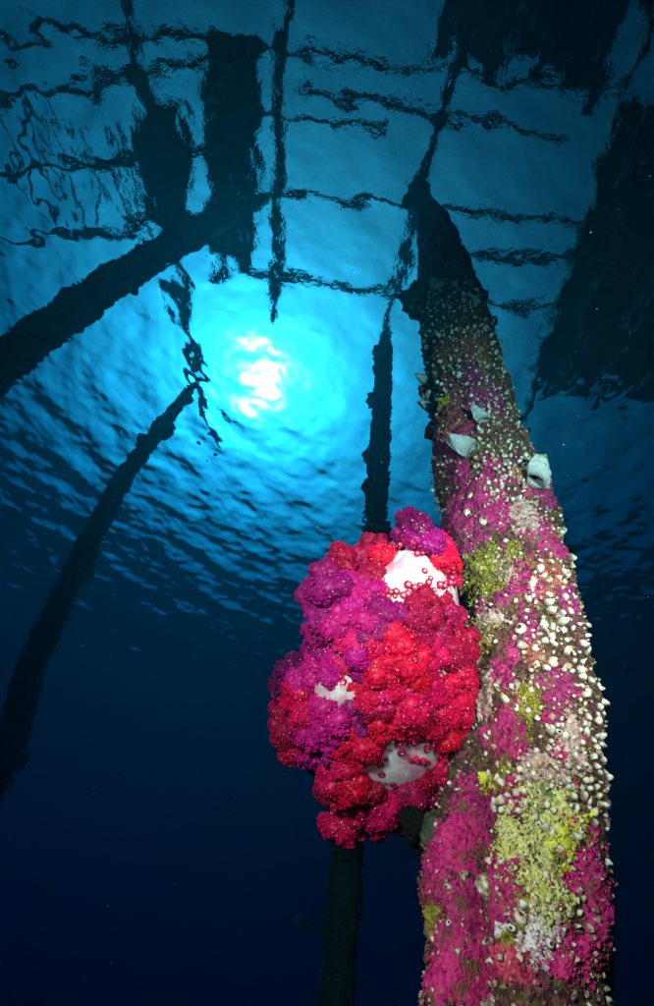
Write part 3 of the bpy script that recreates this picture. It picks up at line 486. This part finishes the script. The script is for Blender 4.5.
# join the small ones
VV = []; FF = []; MI = []
tmpl = [(np.array([v_.co[:] for v_ in u.vertices]), [tuple(p.vertices) for p in u.polygons], [p.material_index for p in u.polygons]) for u in URN]
for i, M_ in enumerate(rest):
    tv, tf, tm = tmpl[i % 9]; A = np.array(M_); o0 = len(VV)
    VV.extend((tv @ A[:3, :3].T + A[:3, 3]).tolist()); FF.extend([tuple(j + o0 for j in f_) for f_ in tf]); MI.extend(tm)
me = bpy.data.meshes.new('small_barnacles'); me.from_pydata(VV, [], FF); me.materials.append(m_shell2); me.materials.append(m_dark)
me.polygons.foreach_set('material_index', MI); me.update()
obj('small_barnacles', me, None, pile, kind='stuff')

def pile_blob(nm, z, th, r, m, seed, stretch=(1, 1, 1), off=0.0, amp=.3):
    o = obj(nm, blob(r, seed, amp, 1.7, 4, stretch), m, pile); o.location = psurf(z, th, off) - BASE; return o
pile_blob('sponge', -2.62, 3.05, .085, m_green, 3, (1, 1, 1.3), .0, .35)
pile_blob('sponge', -.35, 2.9, .06, m_green, 5, (1, 1, 2.2), .0, .4)
pile_blob('sponge', -.25, -1.2, .05, m_green, 8, (1, 1, 2.0), .0, .4)
pile_blob('tunicate', -4.814, -2.187, .013, m_shell2, 9, (1, 1, .9), .004, .25)
for i in range(34):       # lumps that break the outline
    z = k.uniform(-5.0, -2.2); th = k.choice([-.15, 2.95, -3.2]) + k.gauss(0, .25)
    pile_blob('sponge', z, th, k.uniform(.008, .02) * (1.3 if z > -4 else 1), k.choice([m_green, m_patch['olive'], m_patch['purple'], m_patch['tan']]), 30 + i, (1, 1, k.uniform(.8, 1.6)), 0, .5)

# ------------------------------------------------------------------ oysters on the piling
def valve(seed, wdt, ln, cup, blunt=.75):
    """one shell half: broad at the hinge, drawn out to a lopsided tip, cupped, with growth lines"""
    NT, NS = 12, 10; V = []; F = []; q = random.Random(seed); bend = q.uniform(-.5, .5)
    for side in (1, 0):
        for i in range(NT + 1):
            t = i / NT; wv_ = wdt * ((1 - t) ** blunt * (1 - .45 * math.exp(-t * 5)) + .03) * (1 + .07 * noise.noise(Vector((t * 6, seed, 0))))
            for j in range(NS + 1):
                s_ = 2 * j / NS - 1; x = s_ * wv_ + bend * wdt * t * t
                y = cup * (1 - s_ * s_) * (1 - .5 * t) + .0012 * math.sin(t * 26 + s_ * s_ * 3) + .002 * noise.noise(Vector((x * 60, t * 5, seed))) + (.0022 if side else 0)
                V.append((x, y, t * ln * (1 - .12 * s_ * s_)))
    W = NS + 1; hN = (NT + 1) * W
    for sft, fl in ((0, True), (hN, False)):
        for i in range(NT):
            for j in range(NS):
                f_ = (sft + i * W + j, sft + i * W + j + 1, sft + (i + 1) * W + j + 1, sft + (i + 1) * W + j); F.append(f_[::-1] if fl else f_)
    for i in range(NT):
        F.append((i * W, (i + 1) * W, hN + (i + 1) * W, hN + i * W)); F.append((i * W + NS, hN + i * W + NS, hN + (i + 1) * W + NS, (i + 1) * W + NS))
    for j in range(NS): F.append((NT * W + j, NT * W + j + 1, hN + NT * W + j + 1, hN + NT * W + j)); F.append((j, hN + j, hN + j + 1, j + 1))
    return pydata('valve', V, F)
def oyster(z, th, wdt, ln, axis, face, gape, seed, label, off=.012, blunt=.75):
    root = empty('oyster', psurf(z, th, off), label=label, category='oyster', group='oysters on the near piling')
    Z = Vector(axis).normalized(); Y = Vector(face); Y = (Y - Z * Y.dot(Z)).normalized(); X = Y.cross(Z)
    root.rotation_mode = 'QUATERNION'; root.rotation_quaternion = Matrix((X, Y, Z)).transposed().to_quaternion()
    for sgn in (1, -1):
        o = obj('valve', valve(seed + (sgn > 0), wdt * (1 if sgn > 0 else .9), ln, 1.0 * .016 * ln / .08, blunt), m_oyster, root)
        o.rotation_euler = (-gape * sgn if sgn > 0 else gape, 0, 0 if sgn > 0 else math.pi)
    return root
TOCAM = (-.2, -.55, -.8)
oyster(-3.87, -1.90, .028, .065, (-.35, -.25, 1), (-.1, -.7, -.6), .05, 1, 'small pale oyster on the piling, the upper of two pointed shells')
oyster(-3.985, -2.18, .034, .085, (-.85, .15, .8), (-.3, -.7, -.6), .08, 3, 'long pointed white oyster under the smaller pale oyster')
oyster(-4.10, -1.36, .040, .080, (.35, -.1, 1), (.3, -.8, -.5), .18, 5, 'broad gaping white oyster with yellow-green rim on the piling edge', .02, .35)
oyster(-3.04, -1.64, .05, .10, (.3, .1, 1), (.1, -.7, -.7), .15, 7, 'dim oyster high on the piling above the barnacle band')
oyster(-2.83, -2.23, .042, .09, (-.4, .1, 1), (-.2, -.7, -.7), .15, 9, 'dim oyster highest on the piling beside the round sponge')
oyster(-3.42, 3.10, .03, .05, (-1, -.2, .15), (.1, -.3, 1), .25, 11, 'thin dark oyster jutting from the shaded edge, upper of two', 0)
oyster(-3.60, 3.12, .03, .055, (-1, -.2, -.05), (.1, -.3, 1), .25, 13, 'thin dark oyster jutting from the shaded edge, lower of two', 0)

# ------------------------------------------------------------------ soft corals
def lobe_mesh(seed, n):
    """a knobbly lobe set with flower-like polyps; radius about 1, +Z outwards"""
    q = random.Random(seed); bm = bmesh.new(); bmesh.ops.create_icosphere(bm, subdivisions=4, radius=1)
    kn = []
    for i in range(14):
        d = Vector((q.gauss(0, 1), q.gauss(0, 1), q.gauss(.35, 1))).normalized(); kn.append((d, q.uniform(.28, .62)))
    def rad(d):
        h = .74
        for c, s in kn:
            ang = d.angle(c)
            if ang < s: h = max(h, .74 + .30 * math.sqrt(max(0, 1 - (ang / s) ** 2)))
        return h + .05 * noise.noise(d * 3 + Vector((seed, 0, 0)))
    for v in bm.verts: d = v.co.normalized(); v.co = d * rad(d)
    V = [v.co.copy() for v in bm.verts]; F = [tuple(v.index for v in f_.verts) for f_ in bm.faces]; MI = [0] * len(F); bm.free()
    NA = 8
    for i in range(n):
        zz_ = 1 - 1.75 * (i + .5) / n; ph = i * 2.39996 + q.uniform(-.25, .25); rr = math.sqrt(1 - zz_ * zz_)
        d = (Vector((rr * math.cos(ph), rr * math.sin(ph), zz_)) + Vector((q.gauss(0, .05), q.gauss(0, .05), q.gauss(0, .05)))).normalized()
        c = d * (rad(d) - .03); nn_ = (d + Vector((q.uniform(-.45, .45), q.uniform(-.45, .45), q.uniform(-.45, .45)))).normalized()
        a = nn_.orthogonal().normalized(); b_ = nn_.cross(a); s = q.uniform(.058, .092); o0 = len(V); tw = q.uniform(0, 1)
        for r_, h_ in ((.5, -.6), (.72, .7), (1.05, 1.25), (.40, 1.15)):
            for j in range(NA):
                t = 2 * math.pi * j / NA + tw; w_ = r_ * (1 + (.22 if j % 2 else -.30) * (r_ > 1)); V.append(c + (a * math.cos(t) + b_ * math.sin(t)) * (s * w_) + nn_ * (s * h_))
        V.append(c + nn_ * (s * .85))
        for lv in range(3):
            for j in range(NA): F.append((o0 + lv * NA + j, o0 + lv * NA + (j + 1) % NA, o0 + (lv + 1) * NA + (j + 1) % NA, o0 + (lv + 1) * NA + j)); MI.append(0)
        pale = 1 if q.random() < .16 else 0
        for j in range(NA): F.append((o0 + 3 * NA + j, o0 + 3 * NA + (j + 1) % NA, o0 + 4 * NA)); MI.append(pale)
    me = pydata('polyp_cluster', V, F); me.materials.append(m_polyp['R']); me.materials.append(m_pale)
    me.polygons.foreach_set('material_index', MI); me.shade_smooth(); return me
LOBE = [lobe_mesh(40 + i, (330, 400, 360)[i % 3]) for i in range(7)]
def bud_mesh():
    V = []; F = []; MI = []; NA = 8
    for r_, h_ in ((.6, -.6), (.8, .3), (1.05, .8), (.85, 1.15), (.45, 1.0)):
        for j in range(NA): t = 2 * math.pi * j / NA; w_ = r_ * (1 + (.05 if j % 2 else -.05)); V.append((w_ * math.cos(t), w_ * math.sin(t), h_))
    V.append((0, 0, .6))
    for lv in range(4):
        for j in range(NA): F.append((lv * NA + j, lv * NA + (j + 1) % NA, (lv + 1) * NA + (j + 1) % NA, (lv + 1) * NA + j)); MI.append(0)
    for j in range(NA): F.append((4 * NA + j, 4 * NA + (j + 1) % NA, 5 * NA)); MI.append(1)
    me = pydata('polyp', V, F); me.materials.append(m_polyp['R']); me.materials.append(m_pale); me.polygons.foreach_set('material_index', MI); me.shade_smooth(); return me
BUD = bud_mesh()
CORAL_O = (0.1288, 0.6893, -4.5505)
LOBES_A = [(-7,223,-49,14,'D',-6,97,19),(-22,200,9,19,'D',-9,82,55),(7,206,14,20,'R',2,81,57),(-7,180,44,17,'D',-2,68,72),(64,248,-9,28,'V',19,87,44),(79,230,6,27,'P',25,80,53),(50,236,-3,18,'P',16,86,47),(107,217,-5,22,'R',36,80,46),(105,197,12,19,'R',37,73,56),(126,186,-2,12,'R',45,74,48),(67,144,66,13,'D',25,47,83),(105,135,37,14,'D',44,55,69),(54,133,74,15,'D',21,42,88),(47,113,81,18,'D',19,35,91),(79,114,64,17,'D',34,43,82),(-9,77,91,24,'R',-1,22,97),(18,93,90,21,'R',8,24,96),(53,93,81,21,'D',24,31,91),(29,60,91,27,'R',16,17,97),(-4,45,94,25,'R',1,8,99),(58,57,82,24,'R',33,20,91),(15,23,94,26,'R',12,0,99),(-33,12,93,15,'R',-13,-5,98),(-20,28,94,20,'R',-9,3,99),(46,32,88,19,'R',28,5,95),(92,84,57,20,'D',47,37,79),(138,61,17,25,'D',72,35,59),(118,51,43,21,'D',63,24,72),(151,29,13,17,'D',79,19,57),(123,19,44,18,'R',67,7,73),(93,57,62,15,'R',51,24,82),(76,-2,76,24,'R',44,-10,89),(46,-12,87,26,'R',27,-17,94),(23,-30,90,24,'R',12,-22,96),(58,-40,79,23,'R',31,-28,90),(90,-32,66,26,'R',49,-23,83),(125,-31,41,24,'R',67,-18,71),(146,-17,18,19,'R',79,-6,60),(141,-73,15,26,'R',73,-35,58),(110,-78,43,24,'R',55,-40,72),(138,-114,5,23,'R',67,-51,53),(109,-111,33,16,'R',51,-52,67),(-6,-38,91,19,'R',0,-23,97),(-33,-68,85,25,'R',-10,-33,93),(-12,-77,84,14,'R',-2,-36,93),(-52,-85,74,20,'R',-20,-42,88),(-35,-100,76,14,'R',-11,-43,89),(-57,-106,67,19,'R',-22,-49,84),(-71,-149,41,27,'R',-29,-63,71),(-45,-145,58,25,'R',-15,-57,80),(-83,-186,8,18,'D',-36,-75,54),(-62,-191,31,23,'R',-23,-70,66),(-58,-248,-10,28,'R',-23,-86,44),(-26,-222,20,26,'R',-9,-78,60),(2,-196,31,26,'R',1,-74,66),(24,-224,8,24,'R',8,-83,54),(0,-241,1,23,'R',-1,-86,50),(39,-165,42,18,'D',16,-67,72),(72,-161,33,20,'D',30,-67,67),(57,-181,27,26,'D',23,-72,64),(85,-193,7,24,'D',34,-76,53),(36,-194,25,24,'D',14,-75,63),(99,-153,24,18,'R',42,-64,63),(106,-133,27,16,'R',47,-59,64),(70,-227,-11,18,'D',26,-86,43),(130,102,11,20,'D',62,53,55),(-21,174,45,15,'D',-8,67,73),(-17,161,57,12,'M',-5,60,79),(5,108,86,16,'P',4,33,94),(-25,84,89,17,'P',-7,26,96),(-33,66,91,18,'M',-11,18,97),(-33,44,91,17,'P',-18,14,97),(-41,76,89,15,'K',-15,23,95),(-20,1,94,17,'R',-6,-10,99),(-9,-12,94,16,'D',-1,-13,99),(-25,-18,92,14,'V',-8,-17,98),(-1,1,94,18,'R',2,-9,99),(-11,-150,59,14,'D',-3,-59,80),(108,114,37,15,'D',50,51,69),(79,131,62,14,'D',32,47,82),(137,159,-13,11,'R',54,72,41),(12,221,-29,12,'D',2,94,32),(71,77,72,16,'R',37,30,87),(35,81,88,16,'R',16,24,95),(6,56,94,16,'R',4,11,99),(40,10,90,18,'R',25,-6,96),(106,4,58,19,'R',59,-3,80),(66,18,81,15,'R',40,0,91),(132,25,36,15,'D',71,12,68),(162,-6,0,14,'D',86,3,49),(163,-51,-5,16,'R',86,-20,46),(131,-150,-2,16,'R',59,-64,48),(130,-186,-22,15,'R',55,-74,36),(-86,139,46,17,'P',-35,56,74),(-71,134,62,15,'P',-27,49,81),(-116,21,24,18,'P',-76,15,62),(-126,7,51,17,'M',-64,0,76),(-114,-34,62,19,'R',-53,-21,81),(-127,-65,44,18,'D',-59,-33,73),(-86,-52,73,16,'M',-37,-31,87),(-52,-60,78,16,'M',-22,-36,90)]
LOBES_B = [(-89,178,12,23,'P',-36,74,56),(-55,193,3,22,'D',-23,82,51),(-104,148,14,24,'P',-46,67,57),(-77,152,50,27,'P',-29,57,76),(-89,117,51,24,'P',-39,50,76),(-92,89,32,23,'P',-53,51,66),(-63,106,75,22,'M',-25,38,88),(-48,163,48,16,'M',-18,63,75),(-31,156,58,21,'M',-11,58,80),(-43,133,71,23,'M',-15,47,86),(-12,151,65,18,'M',-3,54,83),(0,126,80,24,'P',2,41,90),(-24,108,84,22,'M',-7,36,92),(24,119,85,16,'P',10,33,93),(-3,100,87,18,'P',1,31,95),(-58,82,81,14,'K',-25,31,91),(-86,55,39,27,'P',-60,37,70),(-111,33,7,22,'P',-78,29,54),(-71,47,67,22,'M',-47,23,84),(-58,44,79,14,'K',-37,19,90),(-103,22,54,24,'M',-61,8,78),(-144,1,13,28,'V',-81,5,57),(-160,-21,8,22,'V',-83,-6,54),(-80,23,78,16,'M',-43,3,89),(-129,-17,48,27,'R',-64,-11,75),(-164,-67,0,19,'D',-82,-27,50),(-150,-85,15,21,'D',-72,-37,58),(-142,-120,7,24,'R',-66,-51,53),(-118,-89,43,17,'R',-53,-43,72),(-91,-28,75,24,'M',-41,-21,88),(-63,-35,83,22,'M',-27,-25,92),(-71,-65,69,22,'M',-33,-39,85),(-103,-69,59,21,'M',-46,-36,80),(-101,-113,31,25,'M',-49,-55,66),(-71,-97,57,18,'P',-33,-51,79),(-105,-149,-4,14,'V',-55,-68,47),(-41,-22,88,19,'P',-18,-22,95),(-14,-29,92,18,'V',-3,-19,98),(-30,-44,89,16,'P',-9,-25,96)]
BUDS = [(73,215,26,'A',24,72,63),(82,208,26,'A',27,71,63),(8,209,9,'A',2,83,55),(82,150,56,'A',31,52,79),(118,189,4,'A',42,73,52),(32,146,77,'A',12,43,89),(3,146,71,'A',3,50,86),(18,202,25,'A',6,76,63),(142,166,-26,'A',54,76,34),(65,214,31,'A',21,71,66),(77,167,52,'A',28,57,76),(84,213,20,'A',28,73,61),(-1,149,69,'A',0,52,85),(72,155,59,'A',27,52,80),(125,184,0,'A',45,73,49),(94,195,25,'A',33,69,63),(0,210,1,'A',-1,86,50),(92,156,47,'A',35,56,74),(119,162,16,'A',46,66,58),(7,152,69,'A',4,52,85),(112,200,2,'A',39,76,51),(59,203,42,'A',20,66,72),(-3,195,26,'A',-1,76,64),(43,222,18,'A',14,78,60),(86,197,31,'A',30,68,66),(114,155,24,'A',45,63,62),(101,153,40,'A',39,58,71),(121,176,10,'A',45,70,55),(36,215,20,'A',12,78,61),(54,220,33,'A',17,71,67),(93,207,18,'A',31,73,59),(15,150,72,'A',7,49,86),(40,160,70,'A',14,48,85),(73,161,57,'A',27,54,79),(2,202,19,'A',0,79,60),(125,153,8,'A',50,66,54),(68,178,53,'A',24,58,77),(15,212,6,'A',4,84,53),(105,157,34,'A',41,60,68),(68,204,37,'A',23,68,69),(111,175,23,'A',41,66,62),(-5,157,63,'A',0,56,82),(4,166,59,'A',2,59,80),(39,148,74,'A',15,44,88),(11,144,73,'A',5,48,87),(59,158,65,'A',21,50,83),(50,156,69,'A',18,48,85),(-5,205,9,'A',-2,83,54),(0,186,39,'A',0,70,70),(22,151,74,'A',9,46,88),(20,145,77,'A',8,44,89),(122,170,9,'A',46,69,55),(-52,2,91,'B',-22,-9,96),(-77,16,83,'B',-37,-1,92),(-66,10,87,'B',-31,-5,94),(-62,17,88,'B',-29,-1,95),(-60,-15,87,'B',-26,-17,95),(-68,23,85,'B',-34,1,93),(-79,-4,82,'B',-37,-11,92),(-73,-6,85,'B',-33,-12,93),(-45,38,88,'B',-28,12,95),(-60,0,89,'B',-26,-10,95),(-36,29,92,'B',-20,4,97),(-47,-1,91,'B',-20,-11,97),(-69,15,86,'B',-33,-2,94),(-56,24,88,'B',-29,1,95),(-24,-136,65,'A',-7,-54,83),(7,-139,61,'A',4,-57,81),(-9,-96,79,'A',-1,-42,90),(12,-80,81,'A',6,-39,91),(-25,-127,69,'A',-7,-51,85),(72,-111,57,'A',32,-51,79),(29,-82,78,'A',14,-41,90),(-1,-101,76,'A',1,-45,89),(7,-94,78,'A',4,-43,89),(-18,-138,65,'A',-5,-54,83),(79,-78,62,'A',38,-41,82),(54,-101,66,'A',24,-48,84),(78,-72,64,'A',38,-39,83),(45,-102,68,'A',20,-48,85),(19,-141,58,'A',8,-59,79),(59,-64,75,'A',29,-36,88),(0,-64,86,'A',2,-33,94),(69,-84,66,'A',32,-43,83),(47,-67,79,'A',22,-36,90),(65,-105,62,'A',28,-49,82),(-5,-142,62,'A',0,-57,81),(13,-131,63,'A',6,-55,82),(1,-119,70,'A',1,-51,85),(26,-66,83,'A',13,-35,92),(87,27,71,'A',49,7,86),(72,35,79,'A',41,9,90),(79,15,75,'A',46,0,88),(85,20,72,'A',49,2,86),(73,19,78,'A',43,1,89),(102,11,61,'A',58,0,81)]
BODY_A = ((64, -24, -49), [105, 106, 110, 110, 113, 117, 125, 139, 164, 203, 231, 254, 257, 237, 234, 180, 131, 108, 93, 82, 75, 71, 68, 67, 68, 69, 72, 75, 80, 87, 180, 240, 274, 271, 263, 242, 228, 211, 200, 179, 161, 146, 133, 124, 118, 113, 108, 105])
BODY_B = ((-77, 8, -49), [55, 59, 64, 71, 82, 97, 118, 127, 141, 158, 167, 176, 168, 164, 137, 81, 41, 30, 28, 27, 27, 28, 30, 32, 36, 42, 61, 95, 102, 113, 129, 145, 159, 177, 176, 172, 149, 133, 123, 115, 111, 108, 75, 56, 51, 50, 50, 52])
BODY_U = ((8, -30, -49), [166, 168, 171, 171, 175, 181, 198, 224, 253, 272, 285, 253, 240, 233, 230, 231, 225, 206, 161, 133, 126, 129, 133, 149, 177, 179, 184, 193, 194, 199, 193, 180, 201, 235, 251, 257, 246, 237, 231, 224, 220, 206, 195, 185, 177, 173, 170, 167])
AX = Matrix(((cr.x, cu.x, -cf.x), (cr.y, cu.y, -cf.y), (cr.z, cu.z, -cf.z)))      # the colonies hang out and down from the trunk
(UU, UV, UW), UR = BODY_U
def swell(u, v):
    """how far the colonies swell outwards over a point (u, v) of their middle plane: 1 at the middle, 0 at the rim"""
    a = (math.atan2(v - UV / 1000, u - UU / 1000) % (2 * math.pi)) / (2 * math.pi) * 48
    r = np.interp(a, range(49), UR + UR[:1]) / 1000
    return math.sqrt(max(0, 1 - min(1, math.hypot(u - UU / 1000, v - UV / 1000) / r) ** 2.4))
def coral(body, lobes, which, bulge, back, dv, mid, label, proud):
    (u0, v0, w0), rr = body
    root = empty('soft_coral', CORAL_O, label=label, category='soft coral', group='soft corals on the near piling')
    root.rotation_mode = 'QUATERNION'; root.rotation_quaternion = AX.to_quaternion()
    NA = len(rr); C = Vector((u0, v0, w0)) / 1000; CU_ = Vector((UU, UV, UW)) / 1000; dv = Vector(dv); V = []; F = []
    rings = [(i / 14, 1) for i in range(1, 14)] + [(1.0, 0)] + [(1 - i / 7, -1) for i in range(1, 7)]
    def at(rho, j, sd_):
        a = 2 * math.pi * j / NA; r = (rr[j] + .5 * (rr[j - 1] + rr[(j + 1) % NA])) / 2000 * rho
        q0 = C + Vector((math.cos(a) * r, math.sin(a) * r, 0)); c = swell(q0.x, q0.y) * bulge; edge = math.sqrt(max(0, 1 - rho ** 6))
        if sd_ < 0: return q0 - dv * (back * math.sqrt(max(0, 1 - rho ** 2.4)))
        c = c * edge if rho > .9 else c
        p = CU_ + (q0 - CU_) * (1 - c / mid) + dv * (c + proud * edge)
        return p + Vector((0, 0, .008)) * (noise.noise(p * 22) + .5 * noise.noise(p * 60))
    V.append(at(0, 0, 1))
    for rho, sd_ in rings:
        for j in range(NA): V.append(at(rho, j, sd_))
    V.append(C - dv * back); n = len(rings)
    F += [(0, 1 + j, 1 + (j + 1) % NA) for j in range(NA)]
    for i in range(n - 1):
        for j in range(NA): F.append((1 + i * NA + j, 1 + (i + 1) * NA + j, 1 + (i + 1) * NA + (j + 1) % NA, 1 + i * NA + (j + 1) % NA))
    F += [(1 + (n - 1) * NA + j, 1 + n * NA, 1 + (n - 1) * NA + (j + 1) % NA) for j in range(NA)]
    bo = obj('body', pydata('body', V, F), m_flesh, root)
    q = random.Random(which)
    def put(nm, me, p, n_, s, c):
        o = bpy.data.objects.new(nm, me); COL.objects.link(o); o.parent = root
        o.matrix_local = Matrix.LocRotScale(p, n_.to_track_quat('Z', 'Y') @ Matrix.Rotation(q.uniform(0, 6.28), 3, 'Z').to_quaternion(), s)
        o.material_slots[0].link = 'OBJECT'; o.material_slots[0].material = m_polyp[c]; return o
    for (u, v_, w_, r, c, a, b_, d) in lobes:
        n_ = Vector((a, b_, d)).normalized(); r = r / 1000 * 1.34; dp = q.choice((-.3, -.15, -.05, .05)) * r
        fold = 0.0
        if which == 'A' and v_ < 75: fold = .004 * math.cos(2 * math.pi * (.41 * u / 1000 - .91 * v_ / 1000 - .005) / .1) + .003     # diagonal folds
        put('polyp_cluster', LOBE[q.randrange(7)], Vector((u, v_, w_ + 1000 * fold)) / 1000 + n_ * dp - Vector((n_.x, n_.y, 0)) * (r * .26), n_, Vector((r * q.uniform(.85, 1.15), r * q.uniform(.85, 1.15), r * q.uniform(.72, 1.0))), c)
    for i in range(26):      # the side turned away
        j = q.randrange(NA); a = 2 * math.pi * j / NA; rho = q.uniform(.35, .95); cc_ = back * math.sqrt(1 - rho ** 2.4)
        p = C + Vector((math.cos(a), math.sin(a), 0)) * (rr[j] / 1000 * rho) - dv * cc_
        r = q.uniform(.020, .028); put('polyp_cluster', LOBE[q.randrange(7)], p, Vector((math.cos(a) * rho, math.sin(a) * rho, -.6)), Vector((r, r, r * .8)), q.choice('DDRP' if which == 'A' else 'VVPP'))
    for (u, v_, w_, cl, a, b_, d) in BUDS:
        if cl == which: put('polyp', BUD, Vector((u, v_, w_)) / 1000 - Vector((a, b_, d)).normalized() * .003, Vector((a, b_, d)), Vector((1, 1, 1)) * q.uniform(.0035, .0068), q.choice('RRDD'))
    return root
ca = coral(BODY_A, LOBES_A, 'A', .145, .06, (-.106, .376, 1), .83, 'large red soft coral with white trunk growing on the near piling', 0.0)
cb = coral(BODY_B, LOBES_B, 'B', .145, .05, (-.106, .376, 1), .83, 'magenta and purple soft coral clustered beside the large red coral', .003)
def stalk(root, a, b_, r0, r1):
    V, F = sweep([a, ((a[0] + b_[0]) / 2, (a[1] + b_[1]) / 2 + .01, (a[2] + b_[2]) / 2), b_], [r0, (r0 + r1) / 2, r1], 24, .1, 3, 8, 12); obj('stalk', pydata('stalk', V, F), m_flesh, root)
stalk(ca, (.05, .0, -.03), (.20, .0, -.11), .05, .045)
stalk(cb, (-.10, .02, -.03), (.14, -.04, -.10), .035, .04)

# ------------------------------------------------------------------ small life
root = empty('black_sponge', (.232, .80, -4.735), label='small black lumpy sponge hanging under the red soft coral', category='sponge')
q = random.Random(2)
for i in range(7):
    o = obj('lobe', blob(q.uniform(.010, .018), 60 + i, .45, 1.8, 3, (1, 1, q.uniform(.8, 1.4))), m_black, root); o.location = (q.uniform(-.025, .04), q.uniform(-.02, .03), q.uniform(-.02, .025))
def fish(loc, heading, ln, label):
    root = empty('fish', loc, label=label, category='fish'); root.rotation_euler = heading
    prof = [(0, .004, .002), (.04, .05, .03), (.15, .13, .07), (.35, .19, .085), (.55, .16, .065), (.75, .085, .035), (.86, .045, .018), (.92, .05, .012)]
    NA = 16; V = []; F = []
    for x, h, w_ in prof:
        for k_ in range(NA): a = 2 * math.pi * k_ / NA; V.append(((x - .4) * ln, w_ * ln * math.cos(a), h * ln * math.sin(a)))
    for i in range(len(prof) - 1):
        for k_ in range(NA): F.append((i * NA + k_, i * NA + (k_ + 1) % NA, (i + 1) * NA + (k_ + 1) % NA, (i + 1) * NA + k_))
    F += [tuple(range(NA))[::-1], tuple((len(prof) - 1) * NA + k_ for k_ in range(NA))]
    obj('body', pydata('body', V, F), m_fish, root)
    def fin(nm, P2, t=.004):
        n = len(P2); V = [((x - .4) * ln, s * t * ln, z * ln) for s in (-1, 1) for x, z in P2]
        F = [tuple(range(n)), tuple(range(2 * n - 1, n - 1, -1))] + [(i, (i + 1) % n, n + (i + 1) % n, n + i)[::-1] for i in range(n)]
        obj(nm, pydata(nm, V, F), m_fish, root, smooth=False)
    fin('tail_fin', [(.90, .04), (1.10, .17), (1.04, 0), (1.10, -.17), (.90, -.04)])
    fin('dorsal_fin', [(.22, .15), (.34, .26), (.62, .22), (.74, .08), (.5, .12)])
    fin('anal_fin', [(.50, -.14), (.60, -.24), (.72, -.18), (.76, -.07)])
fish((.168, 2.124, -4.60), (0, .1, .2), .085, 'small dark fish swimming beside the slim far piling')

V = []; F = []; q = random.Random(8); P0 = Vector((0, 0, CAM_Z))
for i in range(800):
    d = (cf + cr * q.uniform(-.75, .75) + cu * q.uniform(-1.1, .75)); p = P0 + d * (.55 + 2.6 * q.random() ** 1.5); r = .0003 + .0006 * q.random() ** 3; o0 = len(V)
    if p.z > -.3: continue
    for e in ((1, 0, 0), (-1, 0, 0), (0, 1, 0), (0, -1, 0), (0, 0, 1), (0, 0, -1)): V.append(p + Vector(e) * r)
    F += [(o0 + a, o0 + b_, o0 + c) for a, b_, c in ((0, 2, 4), (2, 1, 4), (1, 3, 4), (3, 0, 4), (2, 0, 5), (1, 2, 5), (3, 1, 5), (0, 3, 5))]
obj('plankton', pydata('plankton', V, F), m_speck, kind='stuff', label='tiny pale specks drifting in the water', category='plankton')
